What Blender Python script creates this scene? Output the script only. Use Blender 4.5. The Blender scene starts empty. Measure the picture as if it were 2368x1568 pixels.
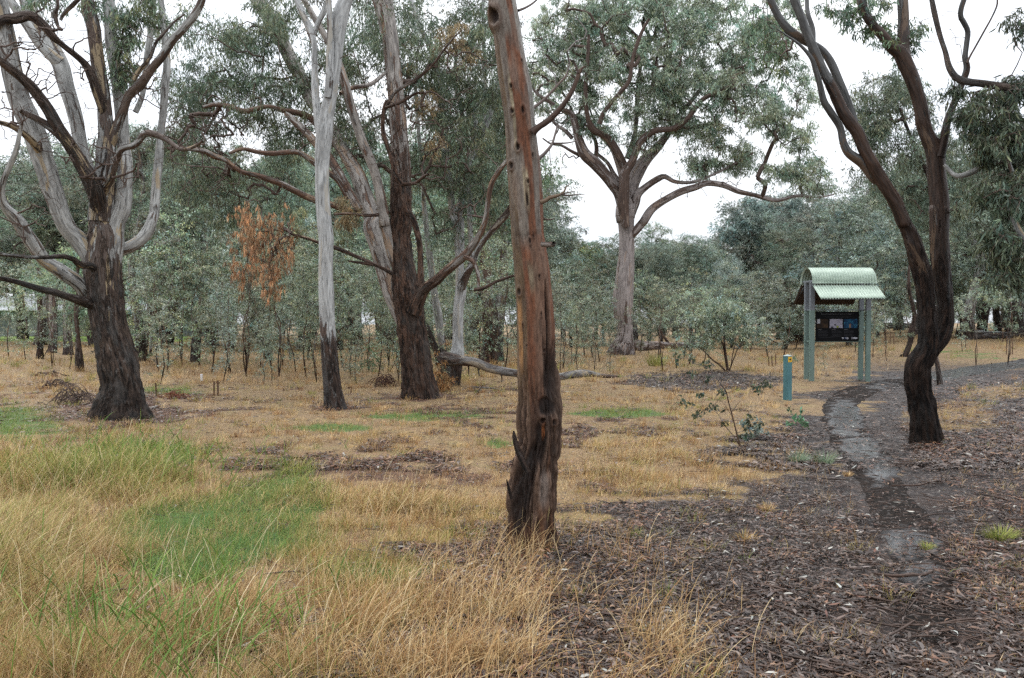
import bpy, math
import numpy as np
rng = np.random.default_rng(11)
C = bpy.context.scene.collection
PI = math.pi
# ------------------------------------------------------------------ camera model
FPX, CX, CY, W0 = 1900.0, 1183.5, 784.0, 2367.0
EYE = 1.6
PITCH = math.atan(39 / FPX)
ca, sa = math.cos(PITCH), math.sin(PITCH)

def at(px, py, Y):
    """world point at forward distance Y seen at a display pixel of the photograph"""
    u = (np.asarray(px, float) - CX) / FPX; v = (CY - np.asarray(py, float)) / FPX
    dy = ca + v * sa; dz = -sa + v * ca
    k = Y / dy
    return np.stack([u * k, np.asarray(Y, float) + 0 * k, EYE + dz * k], -1)

def to_px(x, y, z=0.0):
    z = z - EYE
    dep = np.maximum(y * ca - z * sa, 0.05); up = y * sa + z * ca
    return CX + FPX * x / dep, CY - FPX * up / dep

def ground_at(px, py):
    u = (np.asarray(px, float) - CX) / FPX; v = (CY - np.asarray(py, float)) / FPX
    dy = ca + v * sa; dz = -sa + v * ca
    k = -EYE / np.minimum(dz, -1e-4)
    return u * k, dy * k

# ------------------------------------------------------------------ noise
def _h(ix, iy, iz):
    n = (ix.astype(np.int64) * 73856093) ^ (iy.astype(np.int64) * 19349663) ^ (iz.astype(np.int64) * 83492791)
    n = (n ^ (n >> 13)) * 1274126177
    n = n ^ (n >> 16)
    return (n & 0xFFFFF) / float(0xFFFFF)

def vnoise(x, y, z=None):
    x = np.asarray(x, float); y = np.asarray(y, float)
    z = np.zeros_like(x) if z is None else np.asarray(z, float) + 0 * x
    ix, iy, iz = np.floor(x), np.floor(y), np.floor(z)
    fx, fy, fz = x - ix, y - iy, z - iz
    fx, fy, fz = [f * f * (3 - 2 * f) for f in (fx, fy, fz)]
    r = 0
    for a in (0, 1):
        for b in (0, 1):
            for c in (0, 1):
                w = (fx if a else 1 - fx) * (fy if b else 1 - fy) * (fz if c else 1 - fz)
                r = r + w * _h(ix + a, iy + b, iz + c)
    return r

def fbm(x, y, z=None, o=4):
    r, a, s, t = 0, 1.0, 1.0, 0
    for k in range(o):
        r = r + a * vnoise(np.asarray(x) * s + 13.7 * k, np.asarray(y) * s + 7.1 * k, None if z is None else np.asarray(z) * s + 3.3 * k)
        t += a; a *= .5; s *= 2.03
    return r / t

def sstep(a, b, x):
    t = np.clip((x - a) / (b - a), 0, 1); return t * t * (3 - 2 * t)

def gz(x, y):
    """height of the ground"""
    return 0.10 * (fbm(np.asarray(x) * .22 + 5, np.asarray(y) * .22, o=2) - .5) + 0.03 * (fbm(np.asarray(x) * 1.3, np.asarray(y) * 1.3, o=2) - .5)  \
        + .85 * sstep(24, 52, y) * sstep(.33, .48, np.asarray(x, float) / np.maximum(y, 1.))

# ------------------------------------------------------------------ objects
def tag(o, label=None, cat=None, group=None, kind=None):
    for k, v in (('label', label), ('category', cat), ('group', group), ('kind', kind)):
        if v: o[k] = v
    return o

def empty(name, loc=(0, 0, 0), label=None, cat=None, group=None, rz=0):
    o = bpy.data.objects.new(name, None); C.objects.link(o)
    o.location = [float(v) for v in loc]; o.rotation_euler = (0, 0, rz); o.empty_display_size = .2
    return tag(o, label, cat, group)

def mesh_obj(name, V, faces, mat, parent=None, attrs=None, smooth=True):
    """faces: list of int arrays (k, n). attrs: {name: (type, array per vertex)}. vertices are world space; moved to the parent's frame"""
    V = np.asarray(V, float)
    if parent is not None: V = V - np.array(parent.location)
    me = bpy.data.meshes.new(name)
    me.vertices.add(len(V)); me.vertices.foreach_set('co', V.astype(np.float32).ravel())
    faces = [np.asarray(f) for f in faces if len(f)]
    tot = np.concatenate([np.full(len(f), f.shape[1]) for f in faces])
    idx = np.concatenate([f.ravel() for f in faces])
    me.loops.add(len(idx)); me.loops.foreach_set('vertex_index', idx.astype(np.int32))
    me.polygons.add(len(tot))
    me.polygons.foreach_set('loop_start', np.concatenate([[0], np.cumsum(tot)[:-1]]).astype(np.int32))
    me.polygons.foreach_set('loop_total', tot.astype(np.int32))
    me.polygons.foreach_set('use_smooth', np.full(len(tot), bool(smooth)))
    for k, (t, a) in (attrs or {}).items():
        at_ = me.attributes.new(k, t, 'POINT')
        a = np.asarray(a, np.float32)
        if t == 'FLOAT': at_.data.foreach_set('value', a.ravel())
        elif t == 'FLOAT_VECTOR': at_.data.foreach_set('vector', a.ravel())
        else:
            if a.shape[1] == 3: a = np.concatenate([a, np.ones((len(a), 1), np.float32)], 1)
            at_.data.foreach_set('color', a.ravel())
    me.update(calc_edges=True)
    if mat is not None: me.materials.append(mat)
    o = bpy.data.objects.new(name, me); C.objects.link(o)
    if parent is not None: o.parent = parent
    return o

def copy_tree(root, loc, rz=0, sc=1.0, label=None, group=None, scz=None):
    r = root.copy(); C.objects.link(r); r.location = [float(v) for v in loc]; r.rotation_euler = (0, 0, rz)
    r.scale = (sc, sc, scz or sc)
    if label: r['label'] = label
    if group: r['group'] = group
    for ch in root.children:
        c = ch.copy(); C.objects.link(c); c.parent = r
        for g in ch.children:
            d = g.copy(); C.objects.link(d); d.parent = c
    return r

class Geo:
    """collects numpy geometry pieces into one mesh"""
    def __init__(s): s.V, s.F, s.A, s.n = [], {}, {}, 0
    def add(s, V, faces, **attrs):
        V = np.asarray(V).reshape(-1, 3)
        for f in faces:
            f = np.asarray(f)
            if len(f): s.F.setdefault(f.shape[1], []).append(f + s.n)
        for k, a in attrs.items(): s.A.setdefault(k, []).append(np.asarray(a))
        s.V.append(V); s.n += len(V)
    def obj(s, name, mat, parent=None, smooth=True, types=None):
        if not s.V: return None
        types = types or {}
        at_ = {k: (types.get(k, {1: 'FLOAT', 2: 'FLOAT_VECTOR'}.get(a[0].ndim, 'FLOAT')) if k != 'col' else 'FLOAT_COLOR', np.concatenate(a)) for k, a in s.A.items()}
        return mesh_obj(name, np.concatenate(s.V), [np.concatenate(f) for f in s.F.values()], mat, parent, at_, smooth)

def catmull(P, n):
    """P (k, m) control rows -> about n rows, evenly by arc length of the first three columns"""
    P = np.asarray(P, float)
    if len(P) == 2: Q = P
    else:
        E = np.concatenate([[2 * P[0] - P[1]], P, [2 * P[-1] - P[-2]]]); Q = []
        for i in range(len(P) - 1):
            a, b, c, d = E[i:i + 4]
            for t in np.linspace(0, 1, 12, endpoint=False):
                Q.append(.5 * ((2 * b) + (-a + c) * t + (2 * a - 5 * b + 4 * c - d) * t * t + (-a + 3 * b - 3 * c + d) * t ** 3))
        Q.append(P[-1]); Q = np.array(Q)
    s = np.concatenate([[0], np.cumsum(np.linalg.norm(np.diff(Q[:, :3], axis=0), axis=1))])
    u = np.linspace(0, s[-1], n)
    return np.stack([np.interp(u, s, Q[:, j]) for j in range(Q.shape[1])], 1)

def nrm(a): return a / np.maximum(np.linalg.norm(a, axis=-1, keepdims=True), 1e-9)

def tubes(P, R, sides):
    """P (K,n,3) R (K,n): K tubes at once. returns V, faces, theta, length"""
    K, n, _ = P.shape
    T = np.empty_like(P); T[:, 1:-1] = P[:, 2:] - P[:, :-2]; T[:, 0] = P[:, 1] - P[:, 0]; T[:, -1] = P[:, -1] - P[:, -2]
    T = nrm(T)
    mean = nrm(P[:, -1] - P[:, 0])
    ref = np.where(np.abs(mean[:, 1:2]) < .8, np.array([[0, 1., 0]]), np.array([[1., 0, 0]]))
    e1 = nrm(np.cross(ref[:, None, :], T)); e2 = np.cross(T, e1)      # e1 lies across the view, e2 along it
    th = np.arange(sides) * 2 * PI / sides
    dirs = e1[:, :, None, :] * np.cos(th)[None, None, :, None] + e2[:, :, None, :] * np.sin(th)[None, None, :, None]
    L = np.concatenate([np.zeros((K, 1)), np.cumsum(np.linalg.norm(np.diff(P, axis=1), axis=2), 1)], 1)
    V = P[:, :, None, :] + dirs * R[:, :, None, None]
    i = np.arange(K)[:, None, None] * n * sides + np.arange(n - 1)[None, :, None] * sides
    j = np.arange(sides)[None, None, :]; j2 = (j + 1) % sides
    F = np.stack([i + j, i + j2, i + sides + j2, i + sides + j], -1).reshape(-1, 4)
    return V, F, th, L, dirs
# ------------------------------------------------------------------ materials
def M(name):
    m = bpy.data.materials.new(name); m.use_nodes = True
    nt = m.node_tree; nt.nodes.clear()
    return m, nt, nt.nodes, nt.links

class NT:
    def __init__(s, name):
        s.m = bpy.data.materials.new(name); s.m.use_nodes = True; s.t = s.m.node_tree; s.t.nodes.clear()
        s.out = s.n('ShaderNodeOutputMaterial')
    def n(s, ty, **kw):
        o = s.t.nodes.new(ty)
        for k, v in kw.items(): setattr(o, k, v)
        return o
    def set(s, sock, v):
        if hasattr(v, 'is_output') or isinstance(v, bpy.types.NodeSocket): s.t.links.new(v, sock)
        elif v is not None:
            try: sock.default_value = v
            except Exception: sock.default_value = (*v, 1.0)
    def attr(s, name, ty='Fac'):
        return s.n('ShaderNodeAttribute', attribute_name=name).outputs[ty]
    def map(s, vec, scale, loc=(0, 0, 0)):
        o = s.n('ShaderNodeMapping'); s.set(o.inputs['Vector'], vec); o.inputs['Scale'].default_value = scale; s.set(o.inputs['Location'], loc); return o.outputs[0]
    def noise(s, vec, scale=1, detail=4, rough=.6, dist=0.):
        o = s.n('ShaderNodeTexNoise'); s.set(o.inputs['Vector'], vec); o.inputs['Scale'].default_value = scale
        o.inputs['Detail'].default_value = detail; o.inputs['Roughness'].default_value = rough; o.inputs['Distortion'].default_value = dist
        return o.outputs['Fac']
    def ramp(s, fac, stops, interp='LINEAR'):
        o = s.n('ShaderNodeValToRGB'); s.set(o.inputs[0], fac); r = o.color_ramp; r.interpolation = interp
        while len(r.elements) < len(stops): r.elements.new(.5)
        for e, (p, c) in zip(r.elements, stops):
            e.position = p; e.color = (c, c, c, 1) if not hasattr(c, '__len__') else (*c, 1)
        return o.outputs[0]
    def mix(s, f, a, b, blend='MIX'):
        o = s.n('ShaderNodeMix', data_type='RGBA', blend_type=blend); s.set(o.inputs[0], f); s.set(o.inputs[6], a); s.set(o.inputs[7], b); return o.outputs[2]
    def math(s, op, a, b=None, clamp=False):
        o = s.n('ShaderNodeMath', operation=op, use_clamp=clamp); s.set(o.inputs[0], a)
        if b is not None: s.set(o.inputs[1], b)
        return o.outputs[0]
    def bump(s, h, strength=.5, dist=.01):
        o = s.n('ShaderNodeBump'); s.set(o.inputs['Height'], h); o.inputs['Strength'].default_value = strength; o.inputs['Distance'].default_value = dist; return o.outputs[0]
    def pbsdf(s, col, rough=.8, spec=.3, normal=None, metal=0):
        o = s.n('ShaderNodeBsdfPrincipled'); s.set(o.inputs['Base Color'], col); s.set(o.inputs['Roughness'], rough)
        s.set(o.inputs['Specular IOR Level'], spec); o.inputs['Metallic'].default_value = metal
        if normal is not None: s.set(o.inputs['Normal'], normal)
        return o.outputs[0]
    def done(s, sh): s.t.links.new(sh, s.out.inputs[0]); return s.m

def bark_mat(name, pale, grey, brown, dark, tan, bscale=1.0, wet=.55):
    """attributes: bk (metres round and along the limb), rgh (0 shed smooth bark .. 1 rough bark), tone (0 pale .. 1 brown)"""
    t = NT(name)
    bk = t.attr('bk', 'Vector'); rg = t.attr('rgh'); tone = t.attr('tone')
    oi = t.n('ShaderNodeObjectInfo').outputs['Random']
    comb = t.n('ShaderNodeCombineXYZ'); t.set(comb.inputs[0], t.math('MULTIPLY', oi, 37.0)); t.set(comb.inputs[1], t.math('MULTIPLY', oi, 17.0))
    va = t.n('ShaderNodeVectorMath', operation='ADD'); t.set(va.inputs[0], bk); t.set(va.inputs[1], comb.outputs[0]); bk = va.outputs[0]
    b = bscale
    fine = t.noise(t.map(bk, (42 * b, 42 * b, 4 * b)), 1, 6, .7)
    mid = t.noise(t.map(bk, (15 * b, 15 * b, 1.9 * b)), 1, 6, .65, .8)
    big = t.noise(t.map(bk, (8 * b, 8 * b, 1.25 * b)), 1, 6, .62, .7)
    pal = t.mix(t.ramp(mid, [(.40, 0), (.58, 1)]), grey, pale)
    sooty = t.noise(t.map(bk, (3.5, 3.5, 2.2), (4, 4, 7)), 1, 5, .65)
    pal = t.mix(t.ramp(sooty, [(.50, 0), (.66, .55)]), pal, [c * .45 for c in grey])
    pal = t.mix(t.ramp(fine, [(.36, .9), (.46, 0)]), pal, [c * .3 for c in grey])
    br = t.mix(t.ramp(mid, [(.35, 0), (.65, 1)]), dark, brown)
    br = t.mix(t.ramp(fine, [(.5, 0), (.75, .6)]), br, grey)
    tt = t.math('ADD', big, t.math('MULTIPLY', t.math('SUBTRACT', tone, .5), .34))
    smooth = t.mix(t.ramp(tt, [(.50, 0), (.52, 1)]), pal, br)
    tanf = t.ramp(t.noise(t.map(bk, (6 * b, 6 * b, 1.1 * b), (9, 3, 5)), 1, 4, .6, .4), [(.59, 0), (.61, 1)])
    smooth = t.mix(t.math('MULTIPLY', tanf, .75), smooth, tan)
    crack = t.noise(t.map(bk, (17 * b, 17 * b, 3.4 * b), (1, 4, 2)), 1, 8, .72, .5)
    blot = t.noise(t.map(bk, (5, 5, 1.6), (2, 8, 1)), 1, 4, .6)
    rcol = t.mix(t.ramp(crack, [(.42, 0), (.50, .35), (.64, 1)]), [c * .22 for c in dark], brown)
    rcol = t.mix(t.ramp(t.noise(t.map(bk, (26 * b, 26 * b, 7 * b), (5, 1, 2)), 1, 5, .7), [(.56, 0), (.68, .7)]), rcol, grey)
    rcol = t.mix(t.ramp(blot, [(.50, 0), (.62, .6)]), rcol, [c * .35 for c in grey])
    rcol = t.mix(t.math('MULTIPLY', t.ramp(rg, [(.75, 0), (1.0, .8)]), t.ramp(blot, [(.3, 1), (.6, .3)])), rcol, [c * .22 for c in dark])
    f = t.ramp(t.math('ADD', rg, t.math('MULTIPLY', t.math('SUBTRACT', mid, .5), 1.1)), [(.47, 0), (.55, 1)])
    col = t.mix(f, smooth, rcol)
    h = t.math('ADD', t.math('MULTIPLY', crack, t.math('ADD', t.math('MULTIPLY', f, 1.6), .15)), t.math('MULTIPLY', t.ramp(tt, [(.49, 0), (.515, 1)]), .35))
    nb = t.bump(h, 1.0, .05)
    ro = t.mix(f, (wet, wet, wet), (.75, .75, .75))
    return t.done(t.pbsdf(col, ro, .2, nb))

def leaf_mat(name, trans=.34, rough=.45, hv=.16, vv=.3, spec=.22):
    t = NT(name)
    col = t.attr('col', 'Color')
    r = t.n('ShaderNodeObjectInfo').outputs['Random']
    hs = t.n('ShaderNodeHueSaturation'); t.set(hs.inputs['Color'], col)
    t.set(hs.inputs['Hue'], t.math('ADD', .5 - hv * .25, t.math('MULTIPLY', r, hv * .5)))
    t.set(hs.inputs['Value'], t.math('ADD', 1 - vv, t.math('MULTIPLY', r, 2 * vv)))
    t.set(hs.inputs['Saturation'], t.math('ADD', 1 - hv * 2.2, t.math('MULTIPLY', t.math('FRACT', t.math('MULTIPLY', r, 7.3)), hv * 2.4)))
    c = hs.outputs[0]
    p = t.pbsdf(c, rough, spec)
    tr = t.n('ShaderNodeBsdfTranslucent'); t.set(tr.inputs[0], c)
    m = t.n('ShaderNodeMixShader'); m.inputs[0].default_value = trans; t.t.links.new(p, m.inputs[1]); t.t.links.new(tr.outputs[0], m.inputs[2])
    return t.done(m.outputs[0])

def plain_mat(name, col, rough=.6, spec=.4, metal=0, var=.25, scale=8, stretch=(1, 1, 1), bump=0.0, dark=None):
    t = NT(name)
    tc = t.n('ShaderNodeTexCoord').outputs['Object']
    n = t.noise(t.map(tc, stretch), scale, 5, .6)
    c2 = dark or [c * (1 - var * 2) for c in col]
    c = t.mix(t.ramp(n, [(.35, 0), (.62, 1)]), c2, col)
    return t.done(t.pbsdf(c, rough, spec, t.bump(n, bump, .01) if bump else None, metal))

BARK_GUM = bark_mat('bark_gum', (.40, .40, .385), (.20, .195, .185), (.125, .088, .068), (.030, .019, .015), (.32, .245, .15))
BARK_WHITE = bark_mat('bark_white', (.44, .445, .44), (.27, .27, .265), (.11, .07, .053), (.04, .026, .021), (.34, .31, .26))
BARK_BROWN = bark_mat('bark_brown', (.36, .33, .30), (.19, .17, .155), (.175, .10, .068), (.036, .021, .015), (.29, .20, .135))
BARK_FAR = bark_mat('bark_far', (.34, .295, .28), (.22, .19, .18), (.13, .085, .068), (.05, .036, .03), (.27, .2, .16), .7, .8)
BARK_DARK = bark_mat('bark_dark', (.20, .17, .15), (.12, .10, .09), (.09, .055, .04), (.035, .02, .015), (.16, .11, .07))
BARK_WETDARK = bark_mat('bark_twin', (.115, .115, .112), (.062, .06, .058), (.072, .042, .029), (.014, .009, .007), (.12, .078, .05), 1.0, .5)
BARK_SAP = bark_mat('bark_sapling', (.20, .17, .15), (.14, .11, .09), (.15, .085, .055), (.07, .04, .028), (.2, .14, .09))
TWIG = plain_mat('twig_bark', (.12, .085, .07), .8, .2, var=.3, scale=5)
TWIG_GREY = plain_mat('twig_bark_grey', (.22, .20, .185), .8, .2, var=.3, scale=5)
LEAF = leaf_mat('eucalypt_leaf')
LEAF_GLOSS = leaf_mat('eucalypt_leaf_gloss', .2, .35)
GRASS = leaf_mat('grass_blade', .25, .6, 0, 0, .12)
LITTER = leaf_mat('litter_leaf', .05, .38, 0, 0, .34)

# foliage palettes (linear albedo)
P_GREY = np.array([(.20, .285, .20), (.25, .33, .24), (.155, .23, .15), (.30, .36, .285), (.22, .28, .155)])
P_BLUE = np.array([(.27, .36, .315), (.33, .41, .37), (.21, .29, .25), (.40, .46, .42)])
P_DARK = np.array([(.105, .155, .088), (.135, .19, .115), (.08, .12, .064), (.19, .235, .145), (.16, .175, .08)])
P_MID = np.array([(.155, .235, .14), (.20, .275, .18), (.12, .18, .105), (.25, .30, .215), (.215, .24, .11)])
P_OLIVE = np.array([(.21, .215, .09), (.26, .25, .11), (.17, .18, .08), (.30, .26, .12)])
P_SAP = np.array([(.20, .275, .175), (.25, .32, .215), (.15, .21, .13), (.34, .39, .29), (.42, .46, .38), (.25, .25, .13), (.28, .33, .20)])
P_RUST = np.array([(.38, .085, .035), (.26, .05, .025), (.46, .14, .06)])
P_GREEN = np.array([(.09, .23, .10), (.12, .27, .13), (.08, .17, .07)])

def leaves(geo, P, D, L, Wd, pal, w=None, bend=.15, six=False, tone=None):
    """P base, D direction (unit), L length, Wd width; kite leaf with a folded midrib"""
    n = len(P)
    side = nrm(np.cross(D, nrm(rng.normal(size=(n, 3)))))
    nor = np.cross(D, side)
    L = L[:, None]; Wd = Wd[:, None]
    col = pal[rng.integers(0, len(pal), n)] * (0.55 + 1.0 * rng.random((n, 1)) ** 1.3)
    if tone is not None: col = col * tone
    if not six:
        a = P; b = P + D * L * .42 + side * Wd * .5; c = P + D * L + nor * L * bend; d = P + D * L * .42 - side * Wd * .5 + nor * L * bend * .3
        V = np.stack([a, b, c, d], 1)
        F = np.arange(n)[:, None] * 4 + np.arange(4)[None]
        geo.add(V, [F], col=np.repeat(col, 4, 0))
    else:
        m1 = P + D * L * .3 + nor * L * bend * .6; m2 = P + D * L * .65 + nor * L * bend * .7
        V = np.stack([P, m1 + side * Wd * .5, m2 + side * Wd * .42, P + D * L, m2 - side * Wd * .42, m1 - side * Wd * .5], 1)
        o = np.arange(n)[:, None] * 6
        geo.add(V, [o + np.array([[0, 1, 5]]), o + np.array([[1, 2, 4, 5]]), o + np.array([[2, 3, 4]])], col=np.repeat(col, 6, 0))

def clump_leaves(geo, centres, rad, per, L, Wd, pal, hang=.7, six=False, twigs=None, squash=.7):
    """leaf sprays: short twiglets round each centre, leaves along them"""
    K = len(centres); rad = np.broadcast_to(np.asarray(rad, float), (K,))
    tw = max(3, per // 12); lp = max(3, per // tw)
    cen = np.repeat(centres, tw, 0); rr = np.repeat(rad, tw)[:, None]
    d = nrm(rng.normal(size=(K * tw, 3)) * [1, 1, squash] + [0, 0, .1])
    st = cen + d * rr * .15; en = cen + d * rr * (0.55 + .55 * rng.random((K * tw, 1))) + [0, 0, -1.] * rr * .35 * hang
    if twigs is not None:
        mid = (st + en) / 2 + [0, 0, 1.] * rr * .12
        twigs.append((np.stack([cen, mid, en], 1), 1))
    u = rng.random((K * tw, lp, 1)) ** .8
    p = st[:, None] * (1 - u) + en[:, None] * u + [0, 0, 1.] * rr[:, None] * .3 * (u * (1 - u)) + rng.normal(size=(K * tw, lp, 3)) * rr[:, None] * .12
    p = p.reshape(-1, 3); n = len(p)
    dd = nrm(rng.normal(size=(n, 3)) * (1 - hang * .6) + np.repeat(d, lp, 0) * .35 * (1 - hang * .5) + np.array([0, 0, -1.]) * hang * 1.15)
    tc = (.62 + .75 * rng.random((K, 1))) * (1 + rng.normal(size=(K, 1)) * np.array([[.10, 0, -.08]]))     # each spray has its own age and colour
    leaves(geo, p, dd, L * (.65 + .7 * rng.random(n)), Wd * (.7 + .6 * rng.random(n)), pal, six=six, tone=np.repeat(tc, tw * lp, 0))

# ------------------------------------------------------------------ limbs from the photograph's outlines
REG = {'A': (0, 0, 1.802), 'B': (0, 800, 1.742), 'C': (1000, 0, 1.802), 'D': (1000, 800, 1.742), 'E': (1900, 0, 1.802),
       'F': (1900, 800, 1.742), 'G': (2900, 0, 1.8023), 'H': (2900, 800, 1.742), 'I': (1300, 1600, 1.5508), 'J': (2600, 1100, 2.24), 'K': (3400, 700, 1.568)}
KD = W0 / 3942.0

def parse(spec):
    out = []; r = 'A'
    for tok in spec.replace(';', ' ; ').split(';'):
        q = tok.split()
        if not q: continue
        if q[0].isalpha(): r = q.pop(0)
        x, y, w = [float(v) for v in q[:3]]
        if r == 'P': out.append((x, y, w))
        else:
            ox, oy, s = REG[r]
            out.append(((ox + x / s) * KD, (oy + y / s) * KD, w / s * KD))
    return np.array(out)

def limb(geo, spec, d0, d1=None, rg=(0, 0), tone=(.3, .3), sides=16, step=.08, lump=.04, ridges=0.0, flare=0, base=None, wig=0.0, taper_end=False, rgp=None, noderad=None):
    """one continuous limb. returns its centre nodes (n,3) and radii"""
    c = parse(spec) if isinstance(spec, str) else spec
    d1 = d0 if d1 is None else d1
    k = np.linspace(0, 1, len(c))
    dd = d0 + (d1 - d0) * k
    P = at(c[:, 0], c[:, 1], dd); R = c[:, 2] / FPX * dd / 2
    rgv = np.interp(k, np.linspace(0, 1, len(rg)), rg); tv = np.interp(k, np.linspace(0, 1, len(tone)), tone)
    if base is not None:
        P[0, 2] = base
    Q = np.column_stack([P, R, rgv, tv])
    ln = np.sum(np.linalg.norm(np.diff(P, axis=0), axis=1)); n = max(6, int(ln / step))
    Q = catmull(Q, n)
    P, R, rgv, tv = Q[:, :3].copy(), np.maximum(Q[:, 3], .002), Q[:, 4], Q[:, 5]
    if wig:
        s = np.arange(n) * ln / n * 2.2; ph = rng.random() * 50
        P[:, 0] += (vnoise(s, s * 0 + ph) - .5) * wig; P[:, 1] += (vnoise(s, s * 0 + ph + 9) - .5) * wig * 1.5; P[:, 2] += (vnoise(s, s * 0 + ph + 5) - .5) * wig
    V, F, th, L, dirs = tubes(P[None], R[None], sides)
    V = V[0]; dirs = dirs[0]; Lz = L[0][:, None] + 0 * th[None]
    cs, sn = np.cos(th)[None] + 0 * Lz, np.sin(th)[None] + 0 * Lz
    Rr = R[:, None]; ph = rng.random() * 40
    disp = lump * Rr * (fbm(cs * 1.1 + ph, sn * 1.1 + 3, Lz / np.maximum(Rr * 3.0, .08) * .8, 3) - .5) * 2
    if ridges:
        q = np.maximum(rgv, .0)[:, None]
        r1 = np.abs(fbm(cs * Rr * 22 + ph, sn * Rr * 22, Lz * 2.2, 3) - .5) * 2
        disp += -ridges * q * (1 - sstep(0, .35, r1))
        disp += q * np.minimum(.16 * Rr, .05) * (fbm(cs * 2.6 + ph, sn * 2.6 + 1, Lz * 5.5, 4) - .5) * 2
    if flare:
        hh = np.maximum(V[:, :, 2] - (base or 0), 0)
        disp += flare * Rr * np.exp(-hh / (Rr * 1.1)) * (np.maximum(np.cos(th * 5 + ph), 0) ** 1.5 + .3 * np.cos(th * 3 + 1))[None]
    if taper_end: pass
    V = V + dirs * disp[..., None]
    bk = np.stack([cs * Rr, sn * Rr, Lz + ph], -1)
    one = np.ones_like(cs)
    geo.add(V, [F], bk=bk.reshape(-1, 3), rgh=(rgv[:, None] * one).ravel(), tone=(tv[:, None] * one).ravel())
    return P, R

def branch_mesh(polys, sides=4, npts=6):
    """polys: list of (points, radii) -> Geo with bark attributes"""
    g = Geo()
    if not polys: return g
    P = np.empty((len(polys), npts, 3)); R = np.empty((len(polys), npts))
    for i, (p, r) in enumerate(polys):
        p = np.asarray(p); s = np.linspace(0, 1, len(p)); u = np.linspace(0, 1, npts)
        for j in range(3): P[i, :, j] = np.interp(u, s, p[:, j])
        R[i] = np.interp(u, np.linspace(0, 1, len(r)), r)
    V, F, th, L, dirs = tubes(P, R, sides)
    cs = np.cos(th)[None, None] * R[:, :, None]; sn = np.sin(th)[None, None] * R[:, :, None]
    bk = np.stack([cs, sn, L[:, :, None] + 0 * cs + rng.random((len(polys), 1, 1)) * 20], -1)
    n = V.reshape(-1, 3).shape[0]
    g.add(V, [F], bk=bk.reshape(-1, 3), rgh=np.full(n, .35), tone=np.full(n, .6))
    return g

def grow(nodes, targets, step=.35, jit=.12, tip=.006, sag=.15, maxr=None, power=.5, up=0.0):
    """attach every target to the nearest node of the growing skeleton; returns list of (polyline, radii)"""
    S = [np.asarray(nodes)]; n0 = len(nodes)
    cap = n0 + 60 * len(targets)
    pos = np.empty((cap, 3)); pos[:n0] = nodes; par = np.full(cap, -1); n = n0
    cnt = np.zeros(cap)
    dist = np.array([np.min(np.sum((nodes - t) ** 2, 1)) for t in targets])
    order = np.argsort(dist); br = []
    for k in order:
        t = targets[k]
        dv = t - pos[:n]; d2 = np.sum(dv * dv, 1)
        pen = 1 + .9 * np.maximum(0, -dv[:, 2]) / (np.sqrt(d2) + .1) * 1.0
        i = int(np.argmin(d2 * pen)); D = math.sqrt(d2[i])
        m = min(max(2, int(D / step) + 1), 40)
        u = np.linspace(0, 1, m + 1)[1:, None]
        line = pos[i] + (t - pos[i]) * u + np.array([0, 0, 1.]) * (sag * D * np.sin(u * PI)) + rng.normal(size=(m, 3)) * jit * min(D, 1.5) * np.sin(np.clip(u * 1.0, 0, 1) * PI * .9) * .5
        ids = np.arange(n, n + m); pos[ids] = line
        par[ids[0]] = i; par[ids[1:]] = ids[:-1]
        n += m; br.append((i, ids))
        j = ids[-1]
        while j >= 0: cnt[j] += 1; j = par[j]
    rad = tip * np.maximum(cnt, 1) ** power
    if maxr: rad = np.minimum(rad, maxr)
    out = []
    for i, ids in br:
        r0 = rad[ids[0]] if i < n0 else min(rad[ids[0]], rad[i])
        out.append((np.concatenate([[pos[i]], pos[ids]]), np.concatenate([[r0], rad[ids]])))
    return out

def blob_points(blobs, d):
    """blobs: (cx,cy,rx,ry,dd,dr,n) in display px; returns world points on/in the ellipsoids"""
    out = []
    k = FPX / d          # px per metre
    for cx, cy, rx, ry, dd, dr, n in blobs:
        m = int(n * 2.2); v = nrm(rng.normal(size=(m, 3))) * (rng.random((m, 1)) ** .42)
        q = at(cx + v[:, 0] * rx * 1.12, cy + v[:, 1] * ry * 1.12, d + dd + v[:, 2] * dr)
        s = 2.2 / max(.25, min(rx, ry) / k)      # clumps and gaps a fraction of the lobe's size
        f = fbm(q[:, 0] * s + 3, q[:, 2] * s, q[:, 1] * s, 2) + rng.normal(size=m) * .03
        out.append(q[np.argsort(-f)[:n]])
    return np.concatenate(out)
# ------------------------------------------------------------------ what covers the ground where (a map of the reserve, laid over the world plane)
LB = np.array([(800, 1560), (862, 2000), (880, 1960), (905, 1900), (925, 1880), (940, 1880), (980, 1830), (1050, 1790), (1110, 1745), (1150, 1620), (1172, 1330), (1200, 1305), (1265, 1290), (1300, 1250), (1350, 1240), (1400, 1200), (1480, 1080), (1568, 900), (1900, 700)])
def ell(px, py, cx, cy, rx, ry): 
    d = ((px - cx) / rx) ** 2 + ((py - cy) / ry) ** 2
    return np.exp(-d * 1.2)
PL_ = np.array([(2040, 1480), (2040, 1380), (2050, 1300), (2005, 1200), (1968, 1120), (1930, 1050), (1900, 1000), (1888, 960), (1893, 930), (1925, 902), (1985, 882), (2060, 868), (2140, 858), (2240, 848), (2330, 840), (2420, 833), (2560, 826)], float)
PR_ = np.array([(2240, 1480), (2240, 1380), (2210, 1300), (2180, 1200), (2110, 1120), (2075, 1050), (2030, 1000), (2010, 960), (1995, 935), (2020, 915), (2070, 900), (2130, 886), (2200, 875), (2270, 865), (2350, 856), (2440, 849), (2580, 842)], float)
_pl = np.stack(ground_at(PL_[:, 0], PL_[:, 1]), 1); _pr = np.stack(ground_at(PR_[:, 0], PR_[:, 1]), 1)
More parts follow.
